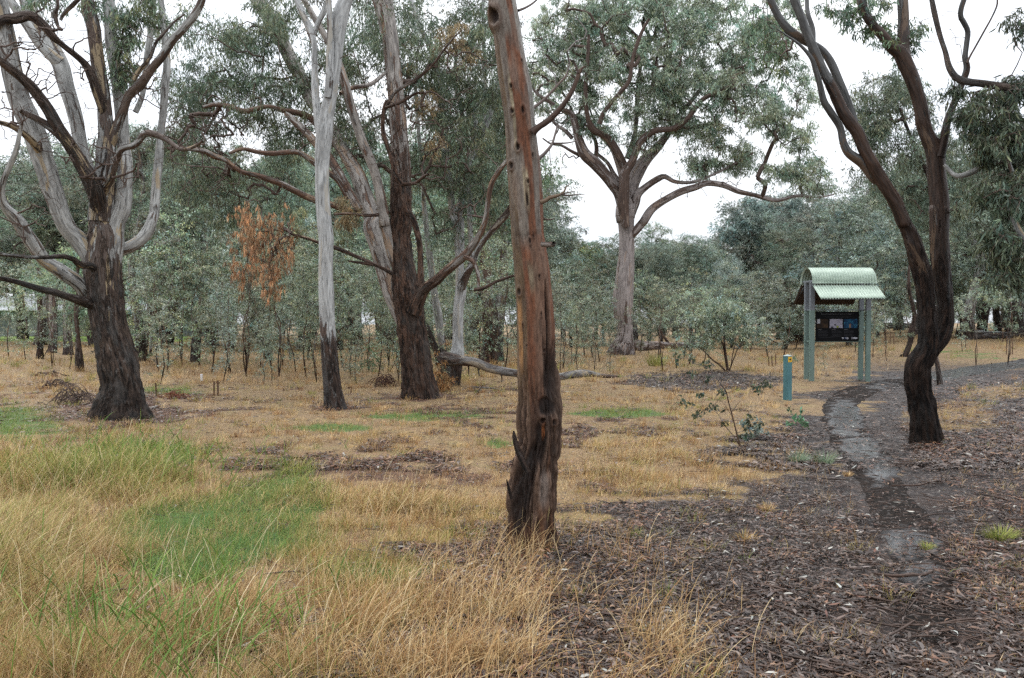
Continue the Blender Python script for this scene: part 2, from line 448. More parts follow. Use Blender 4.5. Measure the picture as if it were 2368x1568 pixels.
PATHL, PATHR = catmull(np.column_stack([_pl, 0 * _pl[:, 0]]), 160)[:, :2], catmull(np.column_stack([_pr, 0 * _pr[:, 0]]), 160)[:, :2]
PATHM = (PATHL + PATHR) / 2; PATHW = np.linalg.norm(PATHL - PATHR, axis=1) / 2

def zones(x, y):
    x = np.asarray(x, float); y = np.asarray(y, float); sh = x.shape; x = x.ravel(); y = y.ravel()
    px, py = to_px(x, np.maximum(y, 1.2)); py = np.clip(py, 750, 3000)
    n1 = fbm(x * .9, y * .9, o=4) - .5; n2 = fbm(x * 2.7 + 40, y * 2.7, o=4) - .5; n3 = fbm(x * .35 + 9, y * .35 + 4, o=3) - .5
    k = np.clip((py - 745) / 150, .25, 3)           # wobble in px grows nearer
    X = np.interp(py, LB[:, 0], LB[:, 1])
    lit = sstep(-110, 110, px - X + (n1 * 420 + n2 * 260) * k)
    lit = np.maximum(lit, sstep(.35, .6, ell(px, py, 1630, 880, 250, 26) + n2 * .6) * .8)
    low = sstep(1330, 1480, py + n1 * 260) * sstep(200, 800, px + n1 * 500)
    lit = np.maximum(lit, low * .85)
    lit = np.maximum(lit, .95 * sstep(1330, 1420, px) * sstep(1200, 1260, py))
    lit = np.maximum(lit, sstep(2050, 2200, px) * sstep(860, 880, py) * .85)
    lit = np.where((py < 858) & (px > 1500) , lit * sstep(820, 858, py) * .6, lit)
    lit = lit * (1 - .75 * sstep(.25, .6, ell(px, py, 2200, 965, 130, 45) + .8 * ell(px, py, 2330, 905, 120, 22) + n2 * .9))
    # small brown litter patches among the straw
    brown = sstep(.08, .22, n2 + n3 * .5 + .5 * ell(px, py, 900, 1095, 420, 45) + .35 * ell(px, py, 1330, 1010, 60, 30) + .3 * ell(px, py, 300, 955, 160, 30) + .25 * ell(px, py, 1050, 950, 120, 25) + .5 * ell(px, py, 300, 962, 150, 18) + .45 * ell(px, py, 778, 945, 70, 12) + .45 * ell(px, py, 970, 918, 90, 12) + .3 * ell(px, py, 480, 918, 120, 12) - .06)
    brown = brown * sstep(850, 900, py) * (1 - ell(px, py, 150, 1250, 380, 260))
    g = .95 * ell(px, py, 480, 1235, 300, 70) + .8 * ell(px, py, 640, 1165, 130, 45) + .75 * ell(px, py, 430, 1310, 160, 70) + .5 * ell(px, py, 850, 1350, 220, 60) \
        + .75 * ell(px, py, 30, 975, 150, 60) + .85 * ell(px, py, 1000, 968, 190, 14) + .9 * ell(px, py, 1420, 962, 160, 15) + .8 * ell(px, py, 780, 992, 150, 10) \
        + .6 * ell(px, py, 1150, 1022, 60, 14) + .6 * ell(px, py, 380, 905, 150, 18) + .8 * ell(px, py, 350, 1060, 160, 50) + .7 * ell(px, py, 680, 1100, 90, 45) + .5 * ell(px, py, 1650, 925, 80, 8) \
        + .5 * ell(px, py, 2230, 835, 200, 16) + .6 * ell(px, py, 1960, 902, 90, 8) + .35 * ell(px, py, 120, 1130, 260, 80) + .35 * ell(px, py, 350, 1450, 200, 120)
    green = sstep(.25, .75, g + n2 * .7 + n1 * .5)
    green = np.where(y > 75, np.where(px < 430, 1.0, green), green)
    green *= (1 - .8 * lit)
    # distance to the path
    t = np.full(x.shape, 9.0)
    near = (y > 3) & (y < 60) & (x > -2)
    if near.any():
        q = np.stack([x[near], y[near]], 1); best = np.full(len(q), 9.0)
        for i in range(0, len(PATHM), 2):
            best = np.minimum(best, np.hypot(q[:, 0] - PATHM[i, 0], q[:, 1] - PATHM[i, 1]) / (PATHW[i] + .02))
        t[near] = best
    path = 1 - sstep(.75, 1.25, t + n2 * .8)
    # height of the standing grass
    tall = 1.0 * ell(px, py, -60, 1330, 420, 230) + .9 * ell(px, py, 120, 1130, 330, 70) + .55 * ell(px, py, 330, 1080, 170, 50) + .5 * ell(px, py, 560, 1420, 400, 110) + .45 * ell(px, py, 700, 1105, 80, 40) \
        + .55 * ell(px, py, 880, 1190, 300, 60) + .55 * ell(px, py, 1460, 1060, 190, 60) + .22 * ell(px, py, 1050, 1500, 350, 90) + .38 * ell(px, py, 300, 1600, 600, 130)
    r = dict(lit=lit, brown=brown, green=green, path=path, tall=tall, px=px, py=py, n1=n1, n2=n2, n3=n3)
    return {k: v.reshape(sh) for k, v in r.items()}

def ground_mat():
    t = NT('woodland_floor')
    pos = t.n('ShaderNodeTexCoord').outputs['Object']
    n_f = t.noise(pos, 60, 5, .7); n_m = t.noise(pos, 9, 6, .65); n_b = t.noise(pos, 1.7, 5, .6)
    vor = t.n('ShaderNodeTexVoronoi', feature='F1'); t.set(vor.inputs['Vector'], t.map(pos, (1, 2.0, 1))); vor.inputs['Scale'].default_value = 26
    chip = vor.outputs['Color']; chipd = vor.outputs['Distance']
    sep = t.n('ShaderNodeSeparateColor'); t.set(sep.inputs[0], chip)
    straw = t.mix(t.ramp(n_m, [(.3, 0), (.7, 1)]), (.25, .155, .08), (.47, .33, .175))
    straw = t.mix(t.ramp(n_f, [(.45, 0), (.6, 1)]), t.mix(.75, straw, (.06, .035, .02)), straw)
    straw = t.mix(t.ramp(n_b, [(.5, 0), (.7, .5)]), straw, (.24, .20, .08))
    green = t.mix(t.ramp(n_f, [(.4, 0), (.65, 1)]), (.05, .08, .025), (.16, .24, .06))
    lit = t.ramp(sep.outputs[0], [(0, (.018, .012, .01)), (.35, (.04, .027, .022)), (.6, (.07, .052, .045)), (.85, (.12, .095, .085)), (.95, (.2, .17, .15))])
    lit = t.mix(t.ramp(chipd, [(.25, 0), (.6, .9)]), lit, (.014, .009, .008))
    lit = t.mix(t.ramp(n_b, [(.5, 0), (.66, .45)]), lit, (.07, .036, .022))
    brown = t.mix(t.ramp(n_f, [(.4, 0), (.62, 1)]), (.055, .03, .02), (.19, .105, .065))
    a = t.attr
    th = lambda v, n, k=.5: t.ramp(t.math('ADD', v, t.math('MULTIPLY', t.math('SUBTRACT', n, .5), k)), [(.34, 0), (.66, 1)])
    c = t.mix(th(a('green'), n_m, 1.2), straw, green)
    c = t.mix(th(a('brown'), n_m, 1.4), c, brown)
    c = t.mix(th(a('lit'), n_m, 1.2), c, lit)
    far = a('far')
    c = t.mix(far, c, t.mix(n_m, (.20, .30, .07), (.26, .38, .09)))
    bmp = t.bump(t.math('ADD', n_f, t.math('MULTIPLY', chipd, -.8)), .8, .03)
    ro = t.mix(th(a('lit'), n_m, 1.2), (.8, .8, .8), (.5, .5, .5))
    return t.done(t.pbsdf(c, ro, .3, bmp))

def path_mat():
    t = NT('wet_gravel')
    pos = t.n('ShaderNodeTexCoord').outputs['Object']; wet = t.attr('wet')
    nf = t.noise(pos, 90, 5, .7); nm = t.noise(pos, 14, 6, .65); nb = t.noise(t.map(pos, (1, 1, 1)), 2.6, 5, .6, .5)
    c = t.mix(t.ramp(nf, [(.35, 0), (.65, 1)]), (.006, .005, .0045), (.030, .025, .022))
    c = t.mix(t.ramp(nm, [(.5, 0), (.62, .6)]), c, (.05, .032, .025))
    w = t.ramp(t.math('ADD', t.math('MULTIPLY', wet, .55), t.math('MULTIPLY', nb, .75)), [(.50, 0), (.66, 1)])
    c = t.mix(w, c, t.mix(nf, (.05, .05, .05), (.10, .10, .105)))
    wr = t.mix(t.ramp(nm, [(.35, 0), (.65, 1)]), (.10, .10, .10), (.32, .32, .32))
    ro = t.mix(w, (.85, .85, .85), wr)
    b1 = t.bump(t.math('MULTIPLY', t.math('ADD', nf, nm), t.math('SUBTRACT', 1.0, t.math('MULTIPLY', w, .86))), .8, .012)
    return t.done(t.pbsdf(c, ro, t.math('ADD', .08, t.math('MULTIPLY', w, .5)), b1))

def build_ground():
    rows = np.concatenate([np.linspace(-12, 1.4, 18), np.geomspace(1.5, 600, 460)])
    cols = np.linspace(-1, 1, 300); cols = np.sign(cols) * (np.abs(cols) * .75 + .25 * np.abs(cols) ** 3) * 1.5
    X = cols[None, :] * (np.maximum(rows, 0)[:, None] + 9); Y = rows[:, None] + 0 * X
    z = zones(X, Y); Z = gz(X, Y) - .03 * z['path']
    n, m = X.shape; i = np.arange(n - 1)[:, None] * m + np.arange(m - 1)[None]
    F = np.stack([i, i + 1, i + m + 1, i + m], -1).reshape(-1, 4)
    far = sstep(66, 70, Y) * (1 - sstep(400, 460, to_px(X, np.maximum(Y, 1.))[0]))
    o = mesh_obj('ground', np.stack([X, Y, Z], -1).reshape(-1, 3), [F], ground_mat(), None,
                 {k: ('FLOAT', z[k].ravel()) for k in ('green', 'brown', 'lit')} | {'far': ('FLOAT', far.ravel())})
    tag(o, kind='structure')
    # the walking path: a sheet just above the ground, its edges dipping under it
    K = 14; s = np.linspace(-1, 1, K)
    u = np.linspace(0, 1, 420); ui = np.linspace(0, 1, len(PATHM))
    Lp = np.stack([np.interp(u, ui, PATHL[:, j]) for j in (0, 1)], 1); Rp = np.stack([np.interp(u, ui, PATHR[:, j]) for j in (0, 1)], 1)
    mid = (Lp + Rp) / 2; hw = (Rp - Lp) / 2
    wv = 1 + .5 * (fbm(mid[:, 0] * 2.5, mid[:, 1] * 2.5, o=3) - .5)
    P = mid[:, None] + hw[:, None] * (s[None, :, None] * wv[:, None, None] * 1.15)
    Z = gz(P[..., 0], P[..., 1]) - .03 * zones(P[..., 0], P[..., 1])['path'] + .012 - .06 * np.abs(s)[None] ** 4
    ppx, ppy = to_px(P[..., 0], P[..., 1])
    wet = np.maximum.reduce([ell(ppx, ppy, 1955, 965, 40, 42), ell(ppx, ppy, 1990, 1030, 45, 35), ell(ppx, ppy, 2040, 1080, 45, 28), ell(ppx, ppy, 2110, 1250, 80, 40), 1.2 * ell(ppx, ppy, 2250, 858, 300, 16), .6 * ell(ppx, ppy, 2130, 1320, 60, 30), .4 * ell(ppx, ppy, 2040, 890, 60, 14)])
    i = np.arange(len(u) - 1)[:, None] * K + np.arange(K - 1)[None]
    F = np.stack([i, i + 1, i + K + 1, i + K], -1).reshape(-1, 4)
    p = mesh_obj('path', np.concatenate([P, Z[..., None]], -1).reshape(-1, 3), [F], path_mat(), None, {'wet': ('FLOAT', wet.ravel())})
    tag(p, kind='structure')

def sample(n, wfn, lo, hi, p=1.0, pxr=(-260, 2627)):
    """points on the ground, about evenly dense as seen, kept with probability wfn(zones)"""
    out = []
    tot = 0
    for _ in range(12):
        px = rng.uniform(*pxr, n); py = lo + (hi - lo) * rng.random(n) ** p
        x, y = ground_at(px, py); z = zones(x, y)
        keep = rng.random(n) < wfn(z)
        out.append((x[keep], y[keep], {k: v[keep] for k, v in z.items()})); tot += keep.sum()
        if tot >= n: break
    x = np.concatenate([o[0] for o in out])[:n]; y = np.concatenate([o[1] for o in out])[:n]
    return x, y, {k: np.concatenate([o[2][k] for o in out])[:n] for k in out[0][2]}

def blades(g, x, y, L, Wd, az, lean, col, seg=3, droop=0.0):
    """arching grass blades; lean: tilt at the root, grows along the blade by droop"""
    n = len(x); base = np.stack([x, y, gz(x, y) - .01], 1)
    d = np.stack([np.cos(az), np.sin(az), 0 * az], 1); sd = np.stack([-np.sin(az + .6), np.cos(az + .6), 0 * az], 1)
    phi = lean * .75; kap = (.2 + lean * 1.1 + droop * 3 * rng.random(n)) / seg
    rows = [base]; c = base
    for i in range(seg):
        c = c + (d * np.sin(phi)[:, None] + np.array([0, 0, 1.]) * np.cos(phi)[:, None]) * (L / seg)[:, None]
        phi = phi + kap; rows.append(c)
    low = base[:, 2] + .004
    V = []
    for i, c in enumerate(rows):
        c = c.copy(); c[:, 2] = np.maximum(c[:, 2], low if i else c[:, 2])
        if i == seg: V.append(c[:, None])
        else:
            w = (Wd * (1 - .35 * i / seg))[:, None] * sd * .5
            V.append(np.stack([c - w, c + w], 1))
    V = np.concatenate(V, 1); k = V.shape[1]; o = np.arange(n)[:, None] * k
    F4 = np.concatenate([o + np.array([[2 * i, 2 * i + 1, 2 * i + 3, 2 * i + 2]]) for i in range(seg - 1)]) if seg > 1 else []
    F3 = o + np.array([[2 * (seg - 1), 2 * seg - 1, 2 * seg]])
    g.add(V, [F4, F3] if seg > 1 else [F3], col=np.repeat(col, k, 0))

STRAW = np.array([(.48, .32, .14), (.60, .44, .22), (.38, .23, .095), (.30, .155, .065), (.66, .50, .29), (.38, .31, .11), (.53, .37, .18), (.17, .09, .045)])
STRAWG = np.array([(.30, .30, .08), (.24, .27, .07), (.38, .35, .12), (.18, .23, .05)])
VIVID = np.array([(.13, .26, .075), (.10, .23, .08), (.18, .30, .085), (.14, .25, .13), (.24, .30, .10)])
def pick(pal, n): return pal[rng.integers(0, len(pal), n)] * (.75 + .5 * rng.random((n, 1)))

def build_cover():
    # short straw over the whole clearing
    g = Geo()
    def w_straw(z): return np.clip((1 - .93 * z['lit']) * (1 - .75 * z['brown']) * (1 - .6 * z['green']) * (1 - z['path']) * (.45 + .9 * (z['n1'] + .5)), 0, 1)
    x, y, z = sample(120000, w_straw, 775, 1640, 1.05)
    n = len(x); L = (.05 + .07 * rng.random(n)) * (1 + .9 * np.clip(z['tall'], 0, 1)) * np.clip(.9 + 3.2 * z['n2'], .45, 1.9); far = np.clip(y / 18, .6, 3.0)
    gy = rng.random(n) < np.clip(.10 + z['n3'] * .8 + .5 * z['green'], 0, .9)
    col = np.where(gy[:, None], pick(STRAWG, n), pick(STRAW, n))
    redd = sstep(.05, .3, z['n3'] - z['n1'] * .3)[:, None]
    col = col * (1 - redd * np.array([[.12, .30, .45]]))
    blades(g, x, y, L * (.7 + .5 * rng.random(n)) * np.clip(far, 1, 1.8), .0034 * far * (1 + rng.random(n)), rng.uniform(0, 2 * PI, n), .15 + .8 * rng.random(n) ** .7, col, 2)
    # the same grass gathered in tufts, pale ones standing out
    def w_tuft(z): return np.clip((1 - z['lit'] * .93) * (1 - .6 * z['brown']) * (1 - .7 * z['green']) * (1 - z['path']) * np.clip(.5 + 3.5 * z['n2'] + 2 * z['n1'], .03, 1), 0, 1)
    x, y, z = sample(8200, w_tuft, 775, 1640, 1.0); m = 20; n = len(x) * m
    s = (.06 + .10 * rng.random(len(x)) ** 1.5) * (1 + .8 * np.clip(z['tall'], 0, 1)) * np.clip(y / 14, 1, 2.0) * np.where(z['py'] < 900, 1.25, 1)
    tone = STRAW[rng.integers(0, len(STRAW), len(x))] * (.8 + .5 * rng.random((len(x), 1)))
    gt = rng.random(len(x)) < np.clip(.08 + 1.3 * z['n3'] + .5 * z['green'], 0, .7); tone[gt] = pick(STRAWG, gt.sum())
    pk = sstep(.0, .25, -z['n3'] + z['n1'] * .4)[:, None]; tone = tone * (1 - pk * .35) + np.array([.44, .27, .165]) * pk * .35
    R = lambda a: np.repeat(a, m, 0)
    a = rng.uniform(0, 2 * PI, n); q = rng.random(n) * R(s) * .55
    blades(g, R(x) + q * np.cos(a) * 1.4, R(y) + q * np.sin(a), R(s) * (.5 + .8 * rng.random(n)), .0030 * np.clip(R(y) / 9, .7, 3.2) * (.7 + .6 * rng.random(n)), a + rng.normal(size=n) * .8, .1 + .9 * rng.random(n), R(tone) * (.65 + .7 * rng.random((n, 1))), 2)
    tag(g.obj('dry_grass', GRASS, smooth=False), kind='stuff')
    # green grass
    g = Geo()
    def w_green(z): return np.clip(z['green'] ** 1.3 * (1 - z['path']) * (1 - z['lit'] * .9), 0, 1) * np.where(z['py'] < 790, .25, 1)
    x, y, z = sample(52000, w_green, 778, 1640, .95)
    n = len(x); far = np.clip(y / 12, .6, 4.5)
    viv = rng.random(n) < np.where(z['py'] > 1150, .6, .25)
    col = np.where(viv[:, None], pick(VIVID, n), pick(np.array([(.17, .23, .055), (.22, .28, .07), (.26, .27, .09), (.13, .18, .05)]), n))
    blades(g, x, y, (.05 + .06 * rng.random(n)) * np.clip(far, 1, 1.6), .003 * far * (1 + rng.random(n)), rng.uniform(0, 2 * PI, n), .1 + .7 * rng.random(n), col, 2)
    tag(g.obj('green_grass', GRASS, smooth=False), kind='stuff')
    # tall bending tussock grass
    g = Geo()
    def w_tall(z): return np.clip((z['tall'] - .10) * 1.1 * np.clip(.5 + 5 * z['n2'] + 2.5 * z['n1'], .08, 1.5) * (1 - .8 * ell(z['px'], z['py'], 480, 1260, 280, 110)) * (1 - z['path']), 0, 1) * (1 - .85 * (z['lit'] * (z['px'] > 1350)))
    x, y, z = sample(118000, w_tall, 930, 2600, 1.25, (-500, 1900))
    n = len(x)
    # gather stems into tussocks
    tx = np.round(x / .16 + rng.normal(size=n) * .25) * .16; ty = np.round(y / .16 + rng.normal(size=n) * .25) * .16
    x = x * .45 + tx * .55; y = y * .45 + ty * .55
    lean_dir = 9 * fbm(x * 1.2 + 3, y * 1.2, o=2) + rng.normal(size=n) * 2.0
    hgt = .10 + .27 * np.clip(z['tall'], 0, 1.1) ** 1.3 * (.35 + 1.3 * (z['n1'] + .5))
    left = sstep(700, 100, z['px'])
    gy = rng.random(n) < np.clip(.12 + .75 * ell(z['px'], z['py'], 300, 1090, 260, 70) + .5 * ell(z['px'], z['py'], 690, 1100, 90, 50) + .25 * left + .3 * z['green'] + z['n2'] * .5, 0, .9)
    col = np.where(gy[:, None], pick(STRAWG, n), pick(STRAW, n)); col = col * (1 - sstep(.0, .3, z['n3'])[:, None] * np.array([[.05, .2, .35]]))
    col = col * (.45 + .85 * rng.random((n, 1)))
    pale = rng.random(n) < .10
    col[pale] = pick(np.array([(.60, .47, .26), (.52, .40, .21)]), pale.sum())
    blades(g, x, y, hgt * (.5 + .7 * rng.random(n)), (.0018 + .0016 * rng.random(n)) * np.clip(y / 6, .8, 2.4), lean_dir, .1 + .95 * rng.random(n) ** .9, col, 5, droop=.25)
    # dead stems standing thinly over the litter
    x, y, z = sample(9000, lambda z: np.clip((.9 * ell(z['px'], z['py'], 1080, 1500, 430, 120) + .8 * ell(z['px'], z['py'], 1480, 1440, 170, 110) + .5 * ell(z['px'], z['py'], 1220, 1290, 120, 40)) * np.clip(.3 + 5 * z['n2'], .04, 1.2), 0, 1), 1200, 2300, 1.3, (300, 1900)); n = len(x)
    blades(g, x, y, .12 + .28 * rng.random(n) ** 1.4, .0022 + .002 * rng.random(n), rng.uniform(0, 2 * PI, n), .05 + .9 * rng.random(n), pick(np.array([(.50, .35, .17), (.40, .25, .11), (.58, .44, .25), (.30, .17, .08)]), n), 5, droop=.3)
    # broad green blades and pale seed stalks
    def w_s(z): return np.clip((z['tall'] - .1), 0, 1) * (1 - z['path'])
    x, y, z = sample(520, w_s, 980, 2400, 1.3, (-400, 1850)); n = len(x)
    blades(g, x, y, .3 + .3 * rng.random(n), .0022 + .0015 * rng.random(n), rng.uniform(0, 2 * PI, n), .1 + .6 * rng.random(n), pick(np.array([(.58, .46, .27), (.64, .54, .36)]), n), 5, droop=.1)
    x, y, z = sample(1500, lambda z: np.clip(ell(z['px'], z['py'], 300, 1080, 260, 60) + .5 * ell(z['px'], z['py'], 350, 1500, 300, 120), 0, 1), 1000, 2300, 1.2, (-300, 1200)); n = len(x)
    blades(g, x, y, .2 + .3 * rng.random(n), .007 + .004 * rng.random(n), rng.uniform(0, 2 * PI, n), .2 + .6 * rng.random(n), pick(np.array([(.12, .20, .04), (.09, .16, .035), (.17, .24, .06)]), n), 5, droop=.2)
    tag(g.obj('tall_grass', GRASS, smooth=False), kind='stuff')
    # leaf litter
    g = Geo()
    LC = np.array([(.16, .11, .088), (.13, .08, .06), (.21, .155, .125), (.09, .05, .036), (.28, .215, .18), (.15, .082, .05), (.20, .11, .066), (.06, .036, .027), (.19, .15, .135)])
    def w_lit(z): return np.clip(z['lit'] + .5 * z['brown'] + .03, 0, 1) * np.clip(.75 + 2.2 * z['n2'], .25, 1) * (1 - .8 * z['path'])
    for (N, lo, hi, p, sc) in ((235000, 1080, 2000, 1.0, .50), (120000, 800, 1090, .8, .72)):
        x, y, z = sample(N, w_lit, lo, hi, p); n = len(x)
        az = rng.uniform(0, 2 * PI, n); D = nrm(np.stack([np.cos(az), np.sin(az), rng.normal(size=n) * .16], 1))
        zz = gz(x, y) - .03 * z['path'] + .012 + .022 * rng.random(n) + .01 * z['path']
        P = np.stack([x, y, zz], 1)
        side = nrm(np.cross(D, np.stack([rng.normal(size=n) * .3, rng.normal(size=n) * .3, np.ones(n)], 1))); nor = np.cross(side, D)
        L = (.035 + .115 * rng.random(n) ** 1.6) * sc; Wd = L * (.13 + .13 * rng.random(n)); sk = side * (L * rng.normal(size=n) * .13)[:, None]
        f = np.clip(y / 14, 1, 1.6); L *= f; Wd *= f
        col = pick(LC, n) * (.18 + .62 * rng.random((n, 1)) ** 1.3)
        q = rng.random(n); s = q < .02; col[s] = pick(np.array([(.36, .34, .30), (.30, .31, .28), (.40, .38, .33)]), s.sum())
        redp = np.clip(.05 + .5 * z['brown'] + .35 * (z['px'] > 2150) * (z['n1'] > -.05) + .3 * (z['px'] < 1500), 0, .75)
        s = rng.random(n) < redp * .55; col[s] = pick(np.array([(.13, .055, .032), (.20, .10, .055), (.10, .042, .028), (.25, .15, .09)]), s.sum())
        cur = (rng.random(n)[:, None] - .3) * .35 * L[:, None]
        L1 = L[:, None]; W1 = Wd[:, None]
        V = np.stack([P, P + D * L1 * .3 + side * W1 * .5 + nor * cur * .5 + sk, P + D * L1 * .68 + side * W1 * .42 + nor * cur * .5 + sk, P + D * L1 + nor * cur * .0, P + D * L1 * .68 - side * W1 * .42 + nor * cur * .4 + sk, P + D * L1 * .3 - side * W1 * .5 + nor * cur * .4 + sk], 1)
        o = np.arange(n)[:, None] * 6
        g.add(V, [o + np.array([[0, 1, 5]]), o + np.array([[1, 2, 4, 5]]), o + np.array([[2, 3, 4]])], col=np.repeat(col, 6, 0))
    tag(g.obj('leaf_litter', LITTER, smooth=False), kind='stuff')
    # strips of shed bark, small sticks
    x, y, z = sample(9500, lambda z: np.clip(z['lit'] + .35 * z['brown'] + .05, 0, 1) * (1 - .6 * z['path']), 830, 2000, .9); n = len(x)
    polys = []
    az = rng.uniform(0, 2 * PI, n); Ls = (.08 + .32 * rng.random(n) ** 2.2) * np.clip(y / 12, 1, 1.8)
    for i in range(n):
        u = np.linspace(-.5, .5, 5); cv = rng.normal() * .25
        X = x[i] + Ls[i] * (u * math.cos(az[i]) - cv * (u * u) * math.sin(az[i])); Y = y[i] + Ls[i] * (u * math.sin(az[i]) + cv * u * u * math.cos(az[i]))
        r = (.0018 + .0055 * rng.random() ** 3) * max(1, y[i] / 14)
        if rng.random() < .05: Ls[i] *= 2.2; r *= 1.6
        polys.append((np.stack([X, Y, gz(X, Y) + r + .012 + .015 * rng.random()], 1), np.array([r * .5, r, r, r * .8, r * .4])))
    b = branch_mesh(polys, 4, 5)
    tag(b.obj('twig_litter', plain_mat('litter_twig', (.075, .045, .032), .5, .3, var=.35, scale=3)), kind='stuff')

def build_sky():
    w = bpy.data.worlds.new("World"); bpy.context.scene.world = w; w.use_nodes = True
    nt = w.node_tree; nt.nodes.clear(); N = nt.nodes.new; Lk = nt.links.new
    sky = N('ShaderNodeTexSky'); sky.sky_type = 'NISHITA'; sky.sun_disc = False
    sky.sun_elevation = math.radians(SUN_EL); sky.sun_rotation = math.radians(SUN_AZ); sky.air_density = 1; sky.dust_density = 2
    hs = N('ShaderNodeHueSaturation'); hs.inputs['Saturation'].default_value = .35; Lk(sky.outputs[0], hs.inputs['Color'])
    tc = N('ShaderNodeTexCoord'); mp = N('ShaderNodeMapping'); mp.inputs['Scale'].default_value = (1, 1, 3.0); Lk(tc.outputs['Generated'], mp.inputs[0])
    ns = N('ShaderNodeTexNoise'); ns.inputs['Scale'].default_value = 2.2; ns.inputs['Detail'].default_value = 5; Lk(mp.outputs[0], ns.inputs[0])
    rp = N('ShaderNodeValToRGB'); rp.color_ramp.elements[0].position = .25; rp.color_ramp.elements[1].position = .75
    k = 1 / .1
    rp.color_ramp.elements[0].color = (.76, .83, .93, 1); rp.color_ramp.elements[1].color = (1.0, 1.0, 1.0, 1); Lk(ns.outputs[0], rp.inputs[0])
    vm = N('ShaderNodeVectorMath'); vm.operation = 'SCALE'; vm.inputs['Scale'].default_value = k * SKY_K; Lk(rp.outputs[0], vm.inputs[0])
    # overcast sky: three times brighter overhead than at the horizon
    sp = N('ShaderNodeSeparateXYZ'); Lk(tc.outputs['Generated'], sp.inputs[0]); gm = N('ShaderNodeMath'); gm.operation = 'MULTIPLY_ADD'; gm.use_clamp = True; Lk(sp.outputs[2], gm.inputs[0]); gm.inputs[1].default_value = .667; gm.inputs[2].default_value = .333
    vg = N('ShaderNodeVectorMath'); vg.operation = 'SCALE'; Lk(vm.outputs[0], vg.inputs[0]); Lk(gm.outputs[0], vg.inputs['Scale']); vm = vg
    mx = N('ShaderNodeMix'); mx.data_type = 'RGBA'; mx.inputs[0].default_value = .9; Lk(hs.outputs[0], mx.inputs[6]); Lk(vm.outputs[0], mx.inputs[7])
    bg = N('ShaderNodeBackground'); bg.inputs[1].default_value = .1; Lk(mx.outputs[2], bg.inputs[0])
    out = N('ShaderNodeOutputWorld'); Lk(bg.outputs[0], out.inputs[0])
    sun = bpy.data.lights.new('sun', 'SUN'); sun.energy = .6; sun.angle = math.radians(25); sun.color = (1, .97, .93)
    so = bpy.data.objects.new('sun', sun); C.objects.link(so)
    # light from the upper left, slightly behind the trees
    el, azr = math.radians(SUN_EL), math.radians(SUN_AZ)
    from mathutils import Vector
    d = Vector((math.sin(azr) * math.cos(el), math.cos(azr) * math.cos(el), math.sin(el)))
    so.rotation_euler = d.to_track_quat('Z', 'Y').to_euler(); so.location = (0, 0, 40)
HAZE = 0
SUN_EL, SUN_AZ, SKY_K, EXPO = 55, -50, 1.5, 1.12
# ------------------------------------------------------------------ trees of the foreground and middle distance
def base_depth(px, py): return float(ground_at(px, py)[1])

class Tree:
    def __init__(s, name, base, label, mat, cat='tree', group=None, d=None):
        s.d = d or base_depth(*base); p = at(base[0], base[1], s.d)
        s.z0 = float(gz(p[0], p[1])); s.mat = mat
        s.root = empty(name, (p[0], p[1], s.z0), label, cat, group); s.nodes = []; s.tw = []
    def limb(s, spec, dd=(0, 0), name='limb', geo=None, keep=True, **kw):
        g = geo or Geo()
        P, R = limb(g, spec, s.d + dd[0], s.d + dd[1], **kw)
        if keep: s.nodes.append(P[::2])
        if geo is None: return g.obj(name, s.mat, s.root)
        return None
    def trunk(s, spec, dd=(0, 0), **kw): return s.limb(spec, dd, 'trunk', base=s.z0 - .06, **kw)
    def grown(s, targets, twmat=TWIG, sides=4, name='twig_sprays', **kw):
        polys = grow(np.concatenate(s.nodes), targets, **kw)
        b = branch_mesh(polys, sides, 7)
        b.obj(name, twmat, s.root); return polys
    def crown(s, blobs, rad, per, L, W, pal, name='crown', mat=LEAF, hang=.7, six=False, twmat=TWIG, dead=None, **kw):
        T = blob_points(blobs, s.d)
        if dead is not None: T2 = np.concatenate([T, blob_points(dead, s.d)])
        else: T2 = T
        s.grown(T2, twmat, **kw)
        g = Geo(); tw = []
        r = rad * (.7 + .6 * rng.random(len(T)))
        clump_leaves(g, T, r, per, L, W, pal, hang, six, tw)
        g.obj(name, mat, s.root)
        if six:
            polys = [(t, np.array([.0035, .0025, .0012])) for K, _ in tw for t in K]
            branch_mesh(polys, 3, 3).obj('fine_twig_sprays', twmat, s.root)
        return T

